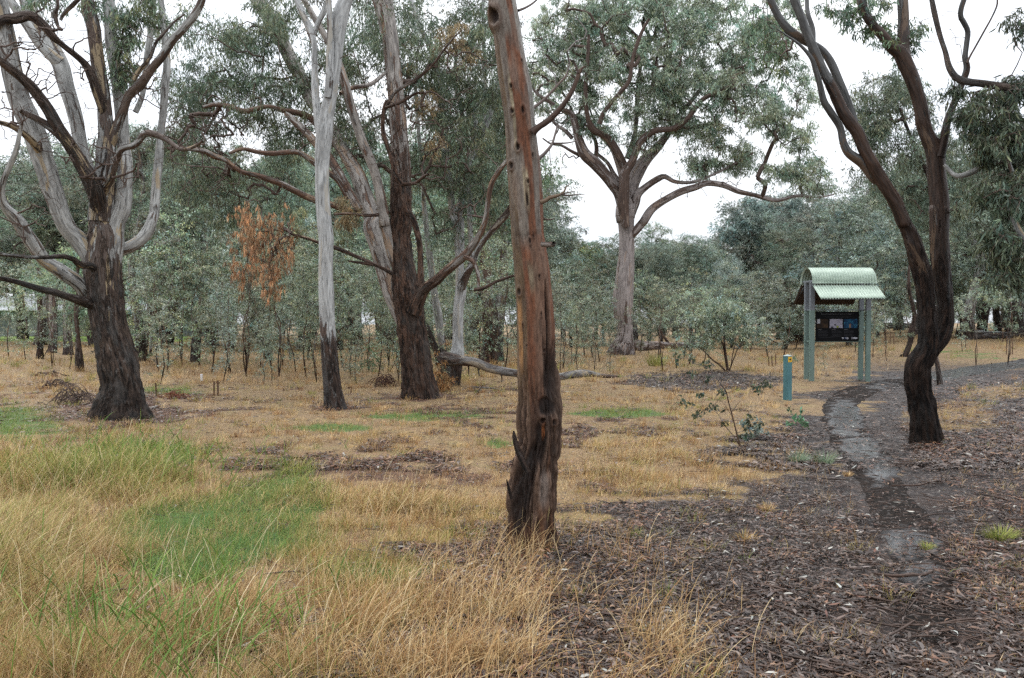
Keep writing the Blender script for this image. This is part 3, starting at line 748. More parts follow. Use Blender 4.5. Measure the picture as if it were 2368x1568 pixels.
def tree_left():
    t = Tree('spreading_gum_tree', (278, 965), 'massive many-stemmed gum with dark flared trunk and pale mottled stems, left of the thicket', BARK_GUM)
    K = dict(sides=26, step=.05, ridges=.02)
    t.trunk("B 822 1425 385; 820 1360 350; 818 1200 268; 782 1000 250; 738 800 228; 706 600 232; 690 400 240; 690 200 205; A 700 1560 165; 706 1450 130; 715 1300 70; 722 1180 20", rg=(1, 1, .9, .72, .6, .52, .45, .42, .4, .4, .4, .4), tone=(.9, .9, .9, .85, .8, .8, .75, .7, .7, .7, .7, .7), flare=.30, sides=60, step=.035, ridges=.035, lump=.10)
    t.limb("B 600 600 120; 540 520 100; 430 440 98; 300 350 88; 220 240 92; 130 110 80; 50 10 66; A -20 1330 60; -60 1250 50", (0, -1.2), rg=(.5, .25, .15), tone=(.4, .3), **K)
    t.limb("B 640 400 130; 590 300 125; 520 210 118; A 480 1600 120; 430 1500 122; 360 1300 132; 295 1100 140; 230 900 150; 140 700 140; 85 500 132; 40 250 122; 5 50 105; -30 -100 90", (0, -.9), rg=(.35, .15, .1), tone=(.25, .2, .3), **K)
    t.limb("A 650 1330 90; 600 1150 90; 560 1000 88; 520 800 96; 460 600 105; 420 450 112; 340 300 112; 250 150 105; 180 0 90; 140 -80 85", (.1, .9), rg=(.2, .1), tone=(.15, .2), **K)
    t.limb("A 420 440 90; 370 400 80; 280 310 70; 185 170 66; 90 30 60; 40 -50 50", (.5, .3), rg=(.1, .1), tone=(.1, .1), **K)
    t.limb("A 705 1520 100; 680 1400 120; 650 1300 118; 560 1130 100; 470 990 90; 400 880 88; 320 740 80; 230 620 80; 150 540 68; 60 470 62; -20 410 56; -90 360 50", (0, -1.6), rg=(.55, .5, .4), tone=(.85, .9, .9), **K)
    t.limb("A 735 880 50; 712 760 60; 680 650 72; 635 530 66; 585 440 50; 520 380 45; 430 310 42; 370 260 58; 290 165 70; 205 108 72; 100 132 78; 40 132 66; -40 165 58", (.05, -1.0), rg=(.5, .45), tone=(.9, .9), **K)
    t.limb("A 700 1540 170; 712 1400 165; 722 1250 145; 735 1100 132; 740 950 112; 730 800 98; 718 650 84; 690 500 92; 668 350 92; 650 200 92; 620 80 88; 600 -60 80", (0, .1), rg=(.45, .4, .3), tone=(.55, .7, .75), **K)
    t.limb("B 720 480 120; 760 280 130; A 800 1560 124; 850 1440 118; 860 1300 108; 868 1150 100; 858 1000 88; 845 850 84; 838 720 90; 822 600 90; 798 450 84; 772 300 80; 764 150 80; 752 0 80; 745 -70 76", (0, .5), rg=(.3, .1), tone=(.3, .1, .1), **K)
    t.limb("A 740 1080 60; 790 950 66; 830 830 62; 855 770 60; 890 670 60; 970 590 68; 1050 480 56; 1120 400 58; 1190 290 58; 1270 205 55; 1340 120 54; 1390 30 50; 1410 -40 48", (.05, -.6), rg=(.35, .3), tone=(.8, .75), **K)
    t.limb("B 700 420 110; 740 340 104; 775 300 92; 810 285 82; 880 258 80; 950 210 80; 1000 140 74; 1028 60 66; A 1072 1480 66; 1082 1300 62; 1102 1100 58; 1112 950 50; 1132 780 50; 1145 600 54; 1158 450 50; 1148 300 46; 1132 150 45; 1110 -30 45", (0, .8), rg=(.45, .15, .1, .1), tone=(.6, .2, .15), **K)
    t.limb("A 940 780 40; 975 700 36; 1000 600 34; 1020 400 44; 1042 250 42; 1055 100 40; 1072 -50 40", (1.2, 1.4), rg=(.1, .1), tone=(.1, .1), keep=True, sides=14, step=.06)
    t.limb("A 700 1500 60; 690 1390 64; 715 1300 58; 770 1240 50; 812 1120 46; 850 1030 44; 940 1000 44; 1000 930 46; 1080 932 44; 1150 960 36; 1210 1010 31; 1260 1032 28; 1340 1012 22; 1400 975 16", (0, -1.3), rg=(.4, .3), tone=(.7, .75), wig=.05, sides=14, step=.05)
    t.limb("B 640 660 90; 580 640 74; 530 620 62; 440 590 48; 350 555 47; 230 530 42; 100 500 36; 0 480 30; -90 470 26", (-.1, -1.6), rg=(.6, .5), tone=(.9, .85), wig=.05, sides=16, step=.05)
    t.limb("B 650 430 60; 600 390 48; 540 378 50; 490 340 36; 410 318 33; 300 325 27; 200 330 26; 60 318 26; 0 305 24; -80 300 20", (-.2, -1.9), rg=(.6, .5), tone=(.8, .85), wig=.06, sides=14, step=.05)
    t.limb("B 160 120 60; 120 60 46; 40 -10 40; A 15 1370 40; 20 1270 38; 60 1170 38; 110 1050 34; 132 950 28; 150 860 20", (-1.0, -1.5), rg=(.2, .2), tone=(.3, .3), sides=12, step=.05)
    t.limb("A 270 1050 60; 200 960 46; 120 900 38; 30 860 34; -60 830 30", (-.7, -1.5), rg=(.4, .4), tone=(.8, .8), wig=.05, sides=12, step=.05)
    t.limb("A 440 980 50; 400 930 60; 330 870 55; 250 820 46; 180 790 40; 140 770 30", (-.6, -1.0), rg=(.4, .4), tone=(.8, .8), wig=.04, sides=12, step=.05)
    t.limb("A 400 180 26; 380 100 34; 400 40 24; 390 -40 24", (-.8, -.9), rg=(.4, .4), tone=(.7, .7), sides=8, step=.06)
    t.limb("A 420 140 22; 440 100 26; 500 40 30; 560 -20 28", (-.8, -.9), rg=(.4, .4), tone=(.7, .7), sides=8, step=.06)
    t.limb("A 930 560 30; 960 500 32; 1040 400 26; 1080 300 22; 1130 240 20; 1200 160 16; 1280 100 12", (-.2, -.2), rg=(.4, .4), tone=(.7, .7), sides=8, step=.06)
    # bare dead twigs and a little hanging foliage
    dead = [(40, 110, 60, 60, -1.1, .5, 52), (90, 60, 60, 60, -1.0, .6, 41), (30, 260, 50, 60, -1.3, .4, 41), (120, 200, 60, 60, -.8, .5, 36), (200, 130, 50, 80, -.3, .5, 36), (330, 190, 60, 80, -.3, .5, 36),
            (230, 380, 90, 50, -.6, .5, 36), (60, 520, 70, 60, -1.2, .4, 31), (420, 330, 60, 50, -.9, .5, 41), (160, 330, 80, 50, -.9, .5, 31), (300, 420, 40, 40, -.5, .4, 15), (290, 640, 20, 30, .1, .1, 7)]
    t.crown([(285, 90, 36, 75, .3, .5, 24), (262, 30, 40, 35, .2, .5, 10), (330, 30, 35, 45, .2, .5, 22), (290, 170, 18, 60, .2, .3, 14), (110, 5, 50, 25, -.4, .5, 8), (215, 15, 30, 25, .2, .4, 8)], .24, 60, .10, .016, P_DARK, dead=dead, step=.14, jit=.16, tip=.0050, sag=.05, hang=.9, six=True)
    fine_twigs(t, [(60, 120, 90, 90, -1.2, .6, 90), (30, 270, 60, 60, -1.3, .5, 50), (150, 60, 80, 70, -.6, .6, 60), (210, 240, 60, 80, -.2, .6, 60), (320, 150, 70, 110, -.3, .6, 80), (380, 330, 70, 70, -.8, .6, 60), (120, 420, 120, 60, -.9, .6, 60), (50, 600, 60, 50, -1.4, .5, 30), (280, 340, 60, 60, -.5, .5, 40)])

def fine_twigs(t, blobs, tip=.0022, mat=None):
    t.grown(blob_points(blobs, t.d), mat or TWIG, 3, name='dead_twig_sprays', step=.22, jit=.07, tip=tip, sag=.0, power=.42)

def tree_white():
    t = Tree('white_trunk_gum', (515, 1), 'slender smooth white gum with a brown sock, standing alone before the thicket', BARK_WHITE, d=base_depth(778, 947))
    p = at(778, 947, t.d); t.root.location = (p[0], p[1], t.z0)
    t.trunk("D 512 1375 160; 508 1340 146; 487 1200 122; 468 1000 112; 455 800 101; 447 600 104; 442 400 95; 444 200 99; C 450 1568 100; 436 1380 98; 432 1200 94; 436 1050 104; 450 920 112; 462 820 100; 484 700 92; 508 550 88; 528 400 88; 542 250 98; 558 120 112; 596 0 96; 640 -110 80",
            rg=(1, .95, .85, .6, .12) + (0,) * 14, tone=(.9, .9, .8, .6, .1) + (-.1,) * 13 + (.1,), sides=40, step=.035, flare=.18, lump=.05)
    t.limb("C 430 1000 60; 408 860 58; 392 720 52; 384 600 52; 380 450 42; 378 300 38; 350 200 40; 295 90 44; 245 -40 44", (0, .4), rg=(.05, .1), tone=(-.05, .2), sides=16, step=.05)
    t.limb("C 474 680 50; 484 520 56; 488 350 52; 488 200 42; 482 60 40; 470 -60 38", (-.12, -.2), rg=(.4, .2), tone=(.45, .3), sides=14, step=.05)
    t.limb("C 372 260 30; 400 170 34; 445 80 40; 470 0 36; 480 -60 30", (.3, .3), rg=(.1, .1), tone=(.2, .2), sides=12, step=.05)
    t.limb("C 376 330 24; 340 220 30; 300 100 40; 250 -20 40", (.35, .7), rg=(.3, .3), tone=(.6, .6), sides=12, step=.05)
    t.crown([(700, -20, 60, 30, .3, .6, 8), (870, -10, 60, 30, .3, .6, 8)], .24, 50, .10, .016, P_DARK, dead=[(740, 200, 40, 60, -.1, .3, 8), (710, 80, 40, 60, -.1, .3, 9), (830, 150, 40, 70, 0, .3, 6), (700, 290, 30, 30, 0, .3, 5)], step=.14, jit=.25, tip=.0035)

def tree_centre():
    t = Tree('red_trunk_gum', (968, 1), 'thick red-brown gum behind the white one, rough black-brown base, a limb rising each side', BARK_BROWN, d=base_depth(968, 920))
    p = at(968, 920, t.d); t.root.location = (p[0], p[1], t.z0)
    K = dict(sides=22, step=.06, ridges=.02)
    t.trunk("D 1078 1290 262; 1073 1240 240; 1053 1100 216; 1030 900 200; 1010 750 192; 985 600 186; 958 400 164; 936 200 150; C 978 1568 158; 980 1400 150; 978 1250 143; 976 1100 136; 962 900 122; 946 700 112; 928 500 113; 908 300 115; 874 100 134; 850 0 140; 826 -110 140",
            rg=(1, .95, .85, .75, .7, .55, .45, .38, .3, .3, .4), tone=(.8, .8, .85, .9, .9, .7, .45, .3, .35, .6), sides=52, step=.04, flare=.12, ridges=.03, lump=.07)
    t.limb("D 995 860 70; 945 740 90; 885 610 92; 850 500 100; 800 300 112; 755 140 124; C 790 1530 130; 740 1400 120; 680 1220 105; 600 1080 92; 520 940 84; 430 800 84; 340 670 84; 285 540 90; 225 430 96; 160 300 96; 90 160 100; 40 80 104; -40 -40 100", (0, 3.5), rg=(.25, .15, .1), tone=(.35, .3, .2), **K)
    t.limb("D 965 620 60; 925 440 66; 872 250 72; 835 100 76; C 868 1568 76; 845 1400 72; 812 1250 66; 770 1120 66; 710 980 66; 668 850 62; 622 700 62; 585 560 62; 540 420 50; 480 300 46; 400 160 44; 330 40 40; 280 -40 36", (0, -.9), rg=(.2, .15), tone=(.3, .3), **K)
    t.limb("C 690 1460 60; 600 1300 66; 510 1140 66; 430 1040 60; 350 950 58; 290 890 50; 210 815 44; 180 790 30", (.9, 1.4), rg=(.3, .2), tone=(.5, .3), **K)
    t.limb("C 620 1380 40; 540 1250 40; 400 1150 46; 330 1092 36; 250 1058 36; 100 1068 36; -10 1062 32; -120 1040 26; -220 1070 20", (1.0, -.3), rg=(.3, .3), tone=(.6, .6), wig=.05, sides=12, step=.08)
    t.limb("C 640 1470 40; 560 1450 44; 380 1388 46; 260 1338 44; 150 1282 44; 0 1230 38; -120 1200 30; A 1560 1110 34; 1480 1080 40; 1400 1040 36; 1300 1030 26", (.9, -1.0), rg=(.3, .3), tone=(.75, .7), wig=.06, sides=12, step=.08)
    t.limb("C 560 900 30; 400 860 40; 340 810 42; 230 780 44; 150 765 36; 60 740 30; A 1700 770 40; 1600 740 40; 1500 725 30; 1400 740 22", (2.2, .6), rg=(.3, .3), tone=(.75, .7), wig=.04, sides=12, step=.08)
    t.limb("D 880 440 26; 850 425 24; 760 382 22; 600 310 26; 500 268 28; 400 240 20; 290 205 20; 200 180 16", (-.3, -1.3), rg=(.5, .5), tone=(.9, .9), wig=.05, sides=10, step=.08)
    t.limb("D 760 385 14; 690 372 20; 620 362 14; 590 356 8", (-.6, -.8), rg=(.5, .5), tone=(.9, .9), sides=8, step=.08)
    t.limb("D 870 30 26; 780 50 24; 680 52 20; 600 42 18; 500 50 14", (-.2, -.8), rg=(.5, .5), tone=(.9, .9), wig=.03, sides=8, step=.08)
    t.limb("D 1040 700 110; 1065 620 100; 1105 545 80; 1180 490 68; 1280 400 62; 1380 315 60; 1440 235 50; 1490 150 42; 1520 50 36; C 1600 1300 38; 1650 1200 36; 1710 1120 32; 1760 1040 26", (-.3, -1.6), rg=(.7, .3, .2), tone=(.85, .6, .5), **K)
    t.limb("D 1085 560 50; 1080 470 46; 1078 350 40; 1062 200 40; 1030 80 42; 985 10 46; C 990 1300 40; 940 1200 36; 900 1060 34; 855 920 30; 866 760 30; 880 700 26", (-.5, -.6), rg=(.75, .7), tone=(.95, .95), sides=12, step=.06, wig=.03)
    t.limb("C 868 760 26; 930 650 26; 1000 600 26; 1100 540 22; 1200 450 20; 1260 370 16; 1330 280 12; 1400 210 8", (-.6, -1.1), rg=(.5, .5), tone=(.8, .8), sides=8, step=.08)
    t.limb("C 868 750 26; 900 740 22; 1000 700 24; 1080 650 18; 1150 645 12", (-.6, -.9), rg=(.5, .5), tone=(.8, .8), sides=8, step=.08)
    t.limb("C 1040 1400 50; 980 1300 30; 1000 1280 26; 1080 1270 24; 1130 1230 20; 1170 1208 18", (-.4, -.9), rg=(.5, .5), tone=(.9, .9), sides=8, step=.08)
    t.limb("D 1370 330 30; 1430 360 30; 1460 430 28; 1468 500 22; 1464 535 14", (-1.1, -1.2), rg=(.4, .4), tone=(.7, .7), sides=10, step=.06)
    t.limb("D 1438 550 26; 1500 540 24; 1600 490 20; 1722 450 18; 1800 425 14", (-1.6, -1.8), rg=(.5, .5), tone=(.9, .9), sides=8, step=.08)
    t.limb("C 880 500 20; 780 580 30; 700 600 30; 610 620 34; 560 650 30", (-.1, -.6), rg=(.3, .3), tone=(.5, .5), sides=10, step=.08)
    dead = [(480, 300, 110, 80, 1, 1, 80), (560, 420, 110, 50, .5, 1, 68), (900, 250, 90, 90, -.6, .6, 44), (1000, 330, 90, 110, -.8, .6, 48), (640, 540, 70, 30, -.3, .7, 32), (760, 330, 60, 60, .5, 1, 28), (1080, 150, 70, 70, -.8, .6, 24), (1080, 480, 60, 60, -1, .5, 20)]
    bl = [(470, 200, 90, 70, 3, 2, 60), (430, 320, 80, 60, 3, 2, 46), (560, 110, 70, 70, 3, 2, 46), (640, 40, 60, 60, 2, 2, 36), (500, 420, 90, 50, 1.5, 1.5, 34), (680, 210, 60, 90, 3, 2, 40), (800, 120, 80, 110, 2.5, 2, 62),
          (900, 60, 70, 80, 1.5, 2, 34), (840, 300, 80, 90, 3, 2, 50), (980, 150, 80, 110, 2, 2, 66), (1060, 260, 80, 110, 2.5, 2, 66), (1120, 110, 60, 110, 2.5, 2, 44), (1000, 380, 90, 60, 3, 2, 44), (1120, 400, 70, 90, 3, 2, 44),
          (640, 330, 60, 70, 3, 2, 26), (580, 230, 60, 60, 2, 2, 26), (420, 60, 90, 50, 2, 2, 22), (520, 500, 90, 30, 1, 1, 12), (1040, 520, 60, 40, 3, 1.5, 14), (1190, 260, 50, 120, 3.5, 1.5, 30)]
    t.crown([(*q[:6], int(q[6] * 1.25)) for q in bl], .42, 84, .135, .02, np.concatenate([P_DARK, P_DARK, P_MID]), dead=[(*q[:6], int(q[6] * 1.7)) for q in dead], step=.25, jit=.13, tip=.0042, sag=.05, hang=.85)
    fine_twigs(t, [(480, 300, 130, 110, .5, 1.2, 170), (590, 430, 110, 70, .2, 1.2, 130), (440, 430, 90, 60, -.4, 1, 70), (900, 300, 100, 130, -.7, .8, 120), (1020, 300, 110, 150, -1, .8, 140), (620, 570, 60, 80, -.7, .6, 70), (780, 300, 80, 130, .5, 1.2, 90), (1090, 560, 60, 60, -1.4, .5, 30)], .0028)
    # hanging dead foliage, rust red, and a few yellow sprays
    g = Geo(); rr = []
    T = blob_points([(600, 560, 60, 80, -.8, .6, 26), (575, 500, 50, 50, -.8, .6, 16), (655, 530, 42, 60, -.8, .6, 14), (550, 570, 20, 60, -.8, .3, 5), (620, 600, 26, 45, -.8, .3, 9)], t.d)
    # dead sprays hang in strings
    T = np.concatenate([T + [0, 0, -.13 * k] + rng.normal(size=T.shape) * .02 for k in range(5)]); T = T[rng.random(len(T)) < .8]
    clump_leaves(g, T, .085, 15, .12, .013, P_RUST, 1.3)
    t.grown(T[::3], TWIG, 3, step=.2, jit=.3, tip=.003)
    T = blob_points([(1030, 100, 35, 40, 1, .6, 22), (1060, 75, 20, 30, 1, .4, 12), (990, 230, 30, 40, 1, .6, 14), (930, 180, 30, 30, 1, .6, 8), (1090, 130, 25, 25, 1, .4, 8), (800, 490, 28, 35, -.4, .3, 22), (1000, 330, 25, 40, 1, .5, 8)], t.d)
    clump_leaves(g, T, .20, 40, .11, .018, np.array([(.24, .11, .05), (.18, .085, .04), (.30, .16, .08)]), .8)
    T = blob_points([(690, 510, 12, 40, -.8, .3, 10), (790, 545, 18, 25, -.4, .3, 8), (560, 350, 20, 20, 1, .5, 5)], t.d)
    clump_leaves(g, T, .16, 36, .10, .016, P_OLIVE, 1.0)
    g.obj('dead_foliage', LEAF, t.root)

def tree_pair():
    t = Tree('pale_forked_gum', (1055, 1), 'pale smooth gum with a short black foot, forking twice, right of the red trunk', BARK_WHITE, d=base_depth(1055, 894))
    p = at(1055, 894, t.d); t.root.location = (p[0], p[1], t.z0)
    K = dict(sides=16, step=.07)
    t.trunk("D 1312 1215 84; 1310 1180 74; 1315 1080 84; 1325 980 96; 1328 900 76; 1330 700 70; 1348 560 76; 1345 470 66; 1338 350 52; 1322 200 46; 1308 100 44; 1288 0 44; C 1322 1300 50; 1290 1050 50; 1262 700 44; 1230 480 42; 1180 330 34; 1110 180 34; 1040 -30 32",
            rg=(1, .95, .7, .2, .05) + (0,) * 12, tone=(.8, .8, .5, .1, -.1) + (0,) * 12, sides=28, step=.05)
    t.limb("D 1350 540 60; 1385 450 56; 1425 380 44; 1470 270 38; 1540 175 38; 1620 85 46; 1690 0 50; C 1740 1440 44; 1790 1380 40", (-.2, -1.5), rg=(.4, .3), tone=(.5, .9), **K)
    t.limb("D 1350 330 40; 1350 200 44; 1345 80 48; C 1378 1500 52; 1415 1330 54; 1460 1150 54; 1515 980 52; 1560 880 50; 1620 720 44; 1650 580 34; 1680 420 28", (.1, .6), rg=(.1, .1), tone=(.1, .1), **K)
    t.limb("D 1420 380 34; 1415 200 34; 1408 50 34; C 1460 1400 40; 1448 1200 40; 1500 900 30; 1490 780 28; 1560 640 26; 1558 450 24; 1552 200 20; 1550 0 18", (-.2, .6), rg=(.1, .1), tone=(.15, .1), **K)
    t.limb("C 1395 1300 26; 1360 1180 30; 1400 1000 30; 1405 800 26; 1350 560 26; 1360 380 20; 1300 200 16", (.4, 1), rg=(.2, .2), tone=(.4, .4), **K)
    t.crown([(1130, 60, 60, 80, 1, 1.2, 34), (1060, 20, 60, 50, 1, 1.2, 24), (1160, 200, 50, 90, 1.5, 1, 34), (1100, 330, 70, 70, 2, 1, 30), (1150, 470, 40, 70, 1.5, 1, 18), (960, 20, 60, 40, 1, 1, 14)], .42, 80, .13, .02, P_DARK, dead=[(1120, 250, 70, 150, .3, .8, 60)], step=.25, jit=.15, tip=.004)
    t = Tree('leaning_grey_gum', (1030, 1), 'thin grey gum curving up from a rotten stump behind the red trunk', BARK_GUM, d=base_depth(1030, 870) * .93)
    p = at(1030, 862, t.d); t.root.location = (p[0], p[1], t.z0)
    t.trunk("D 1245 1080 110; 1240 1000 60; 1215 860 52; 1192 700 56; 1172 580 46; 1150 400 46; 1130 250 42; 1118 150 36; 1108 50 34; C 1140 1450 32; 1130 1200 30; 1100 900 26; 1080 600 24", rg=(1, .7, .3, .1, .05) + (.05,) * 8, tone=(.9, .8, .3, .1, .1) + (.1,) * 8, sides=20, step=.06)
    t.limb("D 1215 1050 60; 1180 950 46; 1130 830 42; 1100 750 40; 1085 680 30", (.1, .3), rg=(.7, .7), tone=(.95, .95), **K)
    t.crown([(1010, 300, 60, 80, 1, 1, 20)], .4, 70, .13, .02, P_DARK, step=.3, jit=.3, tip=.0045)

def tree_front():
    """the wet trunk nearest to the lens: its coloured bark is laid out along the trunk"""
    d = base_depth(1230, 1262)
    p = at(1230, 1262, d); z0 = float(gz(p[0], p[1]))
    root = empty('wet_gum_tree', (p[0], p[1], z0), 'nearest tree, wet trunk smooth red and cream above and black, split and rotted below', 'tree')
    ctr = parse("I 1158 830 330; 1156 770 316; 1156 700 302; 1158 600 294; 1166 450 288; 1180 300 272; F 310 1568 282; 311 1400 292; 302 1200 276; 295 1000 268; 287 800 250; 277 600 244; 261 400 240; 235 200 220; E 238 1568 228; 222 1300 226; 196 1000 222; 180 800 218; 152 600 222; 118 400 204; 90 200 196; 56 0 194; 30 -140 190")
    g = Geo()
    kk = np.linspace(0, 1, len(ctr))
    P = at(ctr[:, 0], ctr[:, 1], np.interp(kk, [0, 1], [d, d - .25])); R = ctr[:, 2] / FPX * P[:, 1] / 2
    P[0, 2] = z0 - .06
    Q = catmull(np.column_stack([P, R, ctr[:, 1]]), 760); P, R, py = Q[:, :3], Q[:, 3], Q[:, 4]
    sides = 150
    V, F, th, L, dirs = tubes(P[None], R[None], sides); V, dirs = V[0], dirs[0]
    Lz = L[0][:, None] + 0 * th[None]; cs = np.cos(th)[None] + 0 * Lz; sn = np.sin(th)[None] + 0 * Lz; Rr = R[:, None]
    # e1 = across; u in -1..1 across the trunk as seen, front where the normal points to -y
    u = dirs[..., 0]; front = dirs[..., 1] < 0
    PY = py[:, None] + 0 * u
    H = Lz
    x3, y3 = cs * Rr, sn * Rr
    n1 = fbm(x3 * 14, y3 * 14, H * 3.0, 4) - .5; n2 = fbm(x3 * 40 + 7, y3 * 40, H * 5, 4) - .5; n3 = fbm(x3 * 90, y3 * 90, H * 9 + 5, 3) - .5
    nw = fbm(x3 * 9 + 3, y3 * 9, H * 1.6, 3) - .5
    uu = u + nw * .30; yy = PY + n1 * 60
    def col(*c): return np.array(c)
    red, olive, grey, cream, pink = col(.165, .066, .034), col(.115, .080, .046), col(.215, .185, .155), col(.34, .29, .19), col(.155, .092, .062)
    Cc = np.zeros(u.shape + (3,)) + red
    def put(mask, c, a=1.0):
        m = (np.clip(mask, 0, 1) * a)[..., None]; Cc[:] = Cc * (1 - m) + c * m
    edge = lambda v, w=.04: sstep(-w, w, v)
    # broad vertical bands
    put(edge(-.52 - uu), olive, .9)
    put(edge(.22 - np.abs(uu + .42)) * edge(430 - yy, 25) * edge(yy - 60, 20), grey)
    put(edge(.10 - np.abs(uu + .30)) * edge(400 - yy, 25) * edge(yy - 180, 20), cream)
    put(edge(.20 - np.abs(uu - .86)) * edge(360 - yy, 25), col(.27, .26, .235))
    put(edge(.5 - np.abs(uu + .2)) * edge(95 - yy, 18), grey * .9)
    put(edge(.30 - np.abs(uu + .22)) * edge(yy - 350, 20) * edge(560 - yy, 25), grey * .9)
    put(edge(.16 - np.abs(uu - .06)) * edge(yy - 395, 16) * edge(475 - yy, 16), cream * .95)
    put(edge(.16 - np.abs(uu - .68)) * edge(yy - 340, 20) * edge(530 - yy, 25), grey * .95)
    put(edge(.24 - np.abs(uu + .04)) * edge(yy - 608, 16) * edge(665 - yy, 22), col(.22, .17, .115))
    put(edge(.42 - np.abs(uu - .35)) * edge(yy - 540, 30) * edge(860 - yy, 40), pink, .8)
    put(edge(.3 - np.abs(uu - .1)) * edge(yy - 720, 30) * edge(900 - yy, 40), pink * .9, .7)
    put(edge(n1 - .12, .06) * edge(700 - yy, 80), grey * .8, .5)
    put(edge(.10 - np.abs(uu + .80)) * edge(yy - 700, 30) * edge(850 - yy, 30), col(.32, .16, .06), .8)
    # streaks
    put(sstep(.06, .22, n2), Cc.mean((0, 1)) * .35, .45); put(sstep(.05, .2, -n2), col(.26, .17, .12), .25)
    # rough dark foot
    low = sstep(820, 960, PY + n1 * 160 - 120 * np.abs(uu) * 0 + 90 * (uu > .2))
    lowc = col(.045, .026, .018) + (col(.15, .095, .066) - col(.045, .026, .018)) * sstep(-.12, .16, n2)[..., None]
    lowc = lowc + (col(.13, .055, .024) - lowc) * (sstep(.1, .25, nw) * .6)[..., None]
    Cc[:] = Cc * (1 - low[..., None]) + lowc * low[..., None]
    def e2(cu, cy, ru, ry, k=.25): return 1 - sstep(1 - k, 1 + k, np.sqrt(((u - cu) / ru) ** 2 + ((PY - cy) / ry) ** 2) + n1 * .8)
    fr = front.astype(float)
    scar = e2(.60, 770, .085, 105) * fr; char = np.maximum.reduce([e2(-.55, 1130, .36, 60), e2(-.30, 1070, .30, 50), e2(.05, 1010, .30, 45), e2(-.7, 1180, .24, 50), e2(.45, 935, .5, 22), e2(.72, 880, .3, 70) * .8]) * fr
    fur = 1 - sstep(.0, .11, np.abs(fbm(x3 * 26 + 5, y3 * 26, H * 2.0, 3) - .5)); fur = fur * low
    put(np.maximum(scar, char), col(.012, .009, .008), .96); put(fur, col(.02, .013, .010), .85)
    put(e2(.15, 985, .10, 22) * fr, col(.24, .085, .03), .9)
    put(e2(.42, 1120, .16, 40, .5) * fr, col(.20, .17, .15), .6)
    put(e2(-.05, 1235, .5, 30, .6) * fr, col(.20, .10, .06), .5)
    # knots
    knots = [(-.62, 42, .34, 24), (-.42, 262, .12, 9), (.22, 262, .12, 12), (-.28, 345, .16, 11), (-.7, 385, .12, 10), (.56, 366, .06, 8), (.14, 425, .10, 9), (.02, 368 + 98, .09, 22), (.03, 588 - 30, .08, 10), (.28, 545, .05, 8), (.62, 152, .06, 6), (-.3, 205, .1, 7),
             (-.80, 672, .10, 10), (.27, 725, .05, 6), (-.72, 752, .05, 9), (.38, 808, .07, 6), (-.55, 795, .04, 5), (.1, 905, .03, 4), (.12, 965, .14, 10), (.72, 972, .10, 8), (.3, 640, .06, 6)]
    kb = np.zeros_like(u); kd = np.zeros_like(u)
    for cu, cy, ru, ry in knots:
        q = np.sqrt(((u - cu) / ru) ** 2 + ((PY - cy) / ry) ** 2) + n3 * .5
        s = ru * 40 / 6
        kb += fr * np.exp(-((q - 1) / .5) ** 2) * .012 * min(s, 2) - fr * (1 - sstep(.3, .9, q)) * .014 * min(s, 2); kd = np.maximum(kd, fr * (1 - sstep(.45, .95, q)))
        put(fr * np.exp(-((q - 1.1) / .35) ** 2), col(.10, .055, .035), .6)
    put(kd, col(.02, .012, .010), .92)
    put(e2(.62, 1180, .07, 24, .3) * fr * sstep(-.1, .1, n3 + .05), col(.52, .42, .20), .9)
    Cc *= (1 + n3 * .9)[..., None]
    disp = -.012 * low * (1 - sstep(0, .2, np.abs(n2))) + kb - scar * .035 - char * .02 - fur * .022 + low * n2 * .035 + n1 * .02 * (1 - low * .2) + n3 * .008 * low + (fbm(cs * 1.3, sn * 1.3, H * .9, 3) - .5) * .05 * (.4 + low)
    hh = np.maximum(V[..., 2] - z0, 0); disp += .10 * Rr * np.exp(-hh / .16) * np.maximum(np.cos(th * 6 + 1), 0)[None]
    V = V + dirs * disp[..., None]
    g.add(V, [F], col=np.clip(Cc, .004, 1).reshape(-1, 3))
    t = NT('wet_trunk_bark'); c = t.attr('col', 'Color'); pos = t.n('ShaderNodeTexCoord').outputs['Object']
    nf = t.noise(t.map(pos, (60, 60, 14)), 1, 6, .7); nm = t.noise(t.map(pos, (160, 160, 60)), 1, 4, .7)
    c = t.mix(t.ramp(nf, [(.34, .6), (.56, 0)]), c, (.03, .015, .011)); c = t.mix(t.ramp(nm, [(.55, 0), (.75, .2)]), c, (.20, .13, .095))
    g.obj('trunk', t.done(t.pbsdf(c, t.ramp(nf, [(.3, .7), (.7, .5)]), .2, t.bump(t.math('ADD', nf, t.math('MULTIPLY', nm, .5)), .75, .012))), root)
    T = Tree.__new__(Tree); T.d = d - .15; T.mat = BARK_DARK; T.root = root; T.nodes = []; T.z0 = z0
    kw = dict(rg=(.4, .3), tone=(.7, .7), sides=12, step=.03, keep=True)
    T.limb("E 270 920 60; 310 885 44; 370 845 44; 430 790 40; 490 720 36; 540 640 34; 575 560 30; 600 490 26; 632 460 10", (-.15, -.2), name='branch', **kw)
    T.limb("E 590 510 24; 575 470 18; 562 435 10", (-.2, -.2), name='branch', **kw)
    T.limb("E 320 1405 34; 345 1400 30; 390 1370 26; 440 1360 22; 480 1340 16; 500 1300 10; 530 1275 3", (-.2, -.2), name='branch', wig=.02, **kw)
    T.limb("E 460 1355 12; 520 1335 8; 565 1330 3", (-.2, -.2), name='branch', **kw)
    T.limb("E 470 1350 14; 520 1358 10; 580 1350 7; 634 1353 3", (-.2, -.2), name='branch', **kw)
    T.limb("F 320 245 30; 360 248 34; 400 246 36; 406 240 30", (-.2, -.25), name='branch', **kw)
    T.limb("E 345 1515 14; 380 1525 10; 425 1518 7", (-.2, -.2), name='branch', **kw)
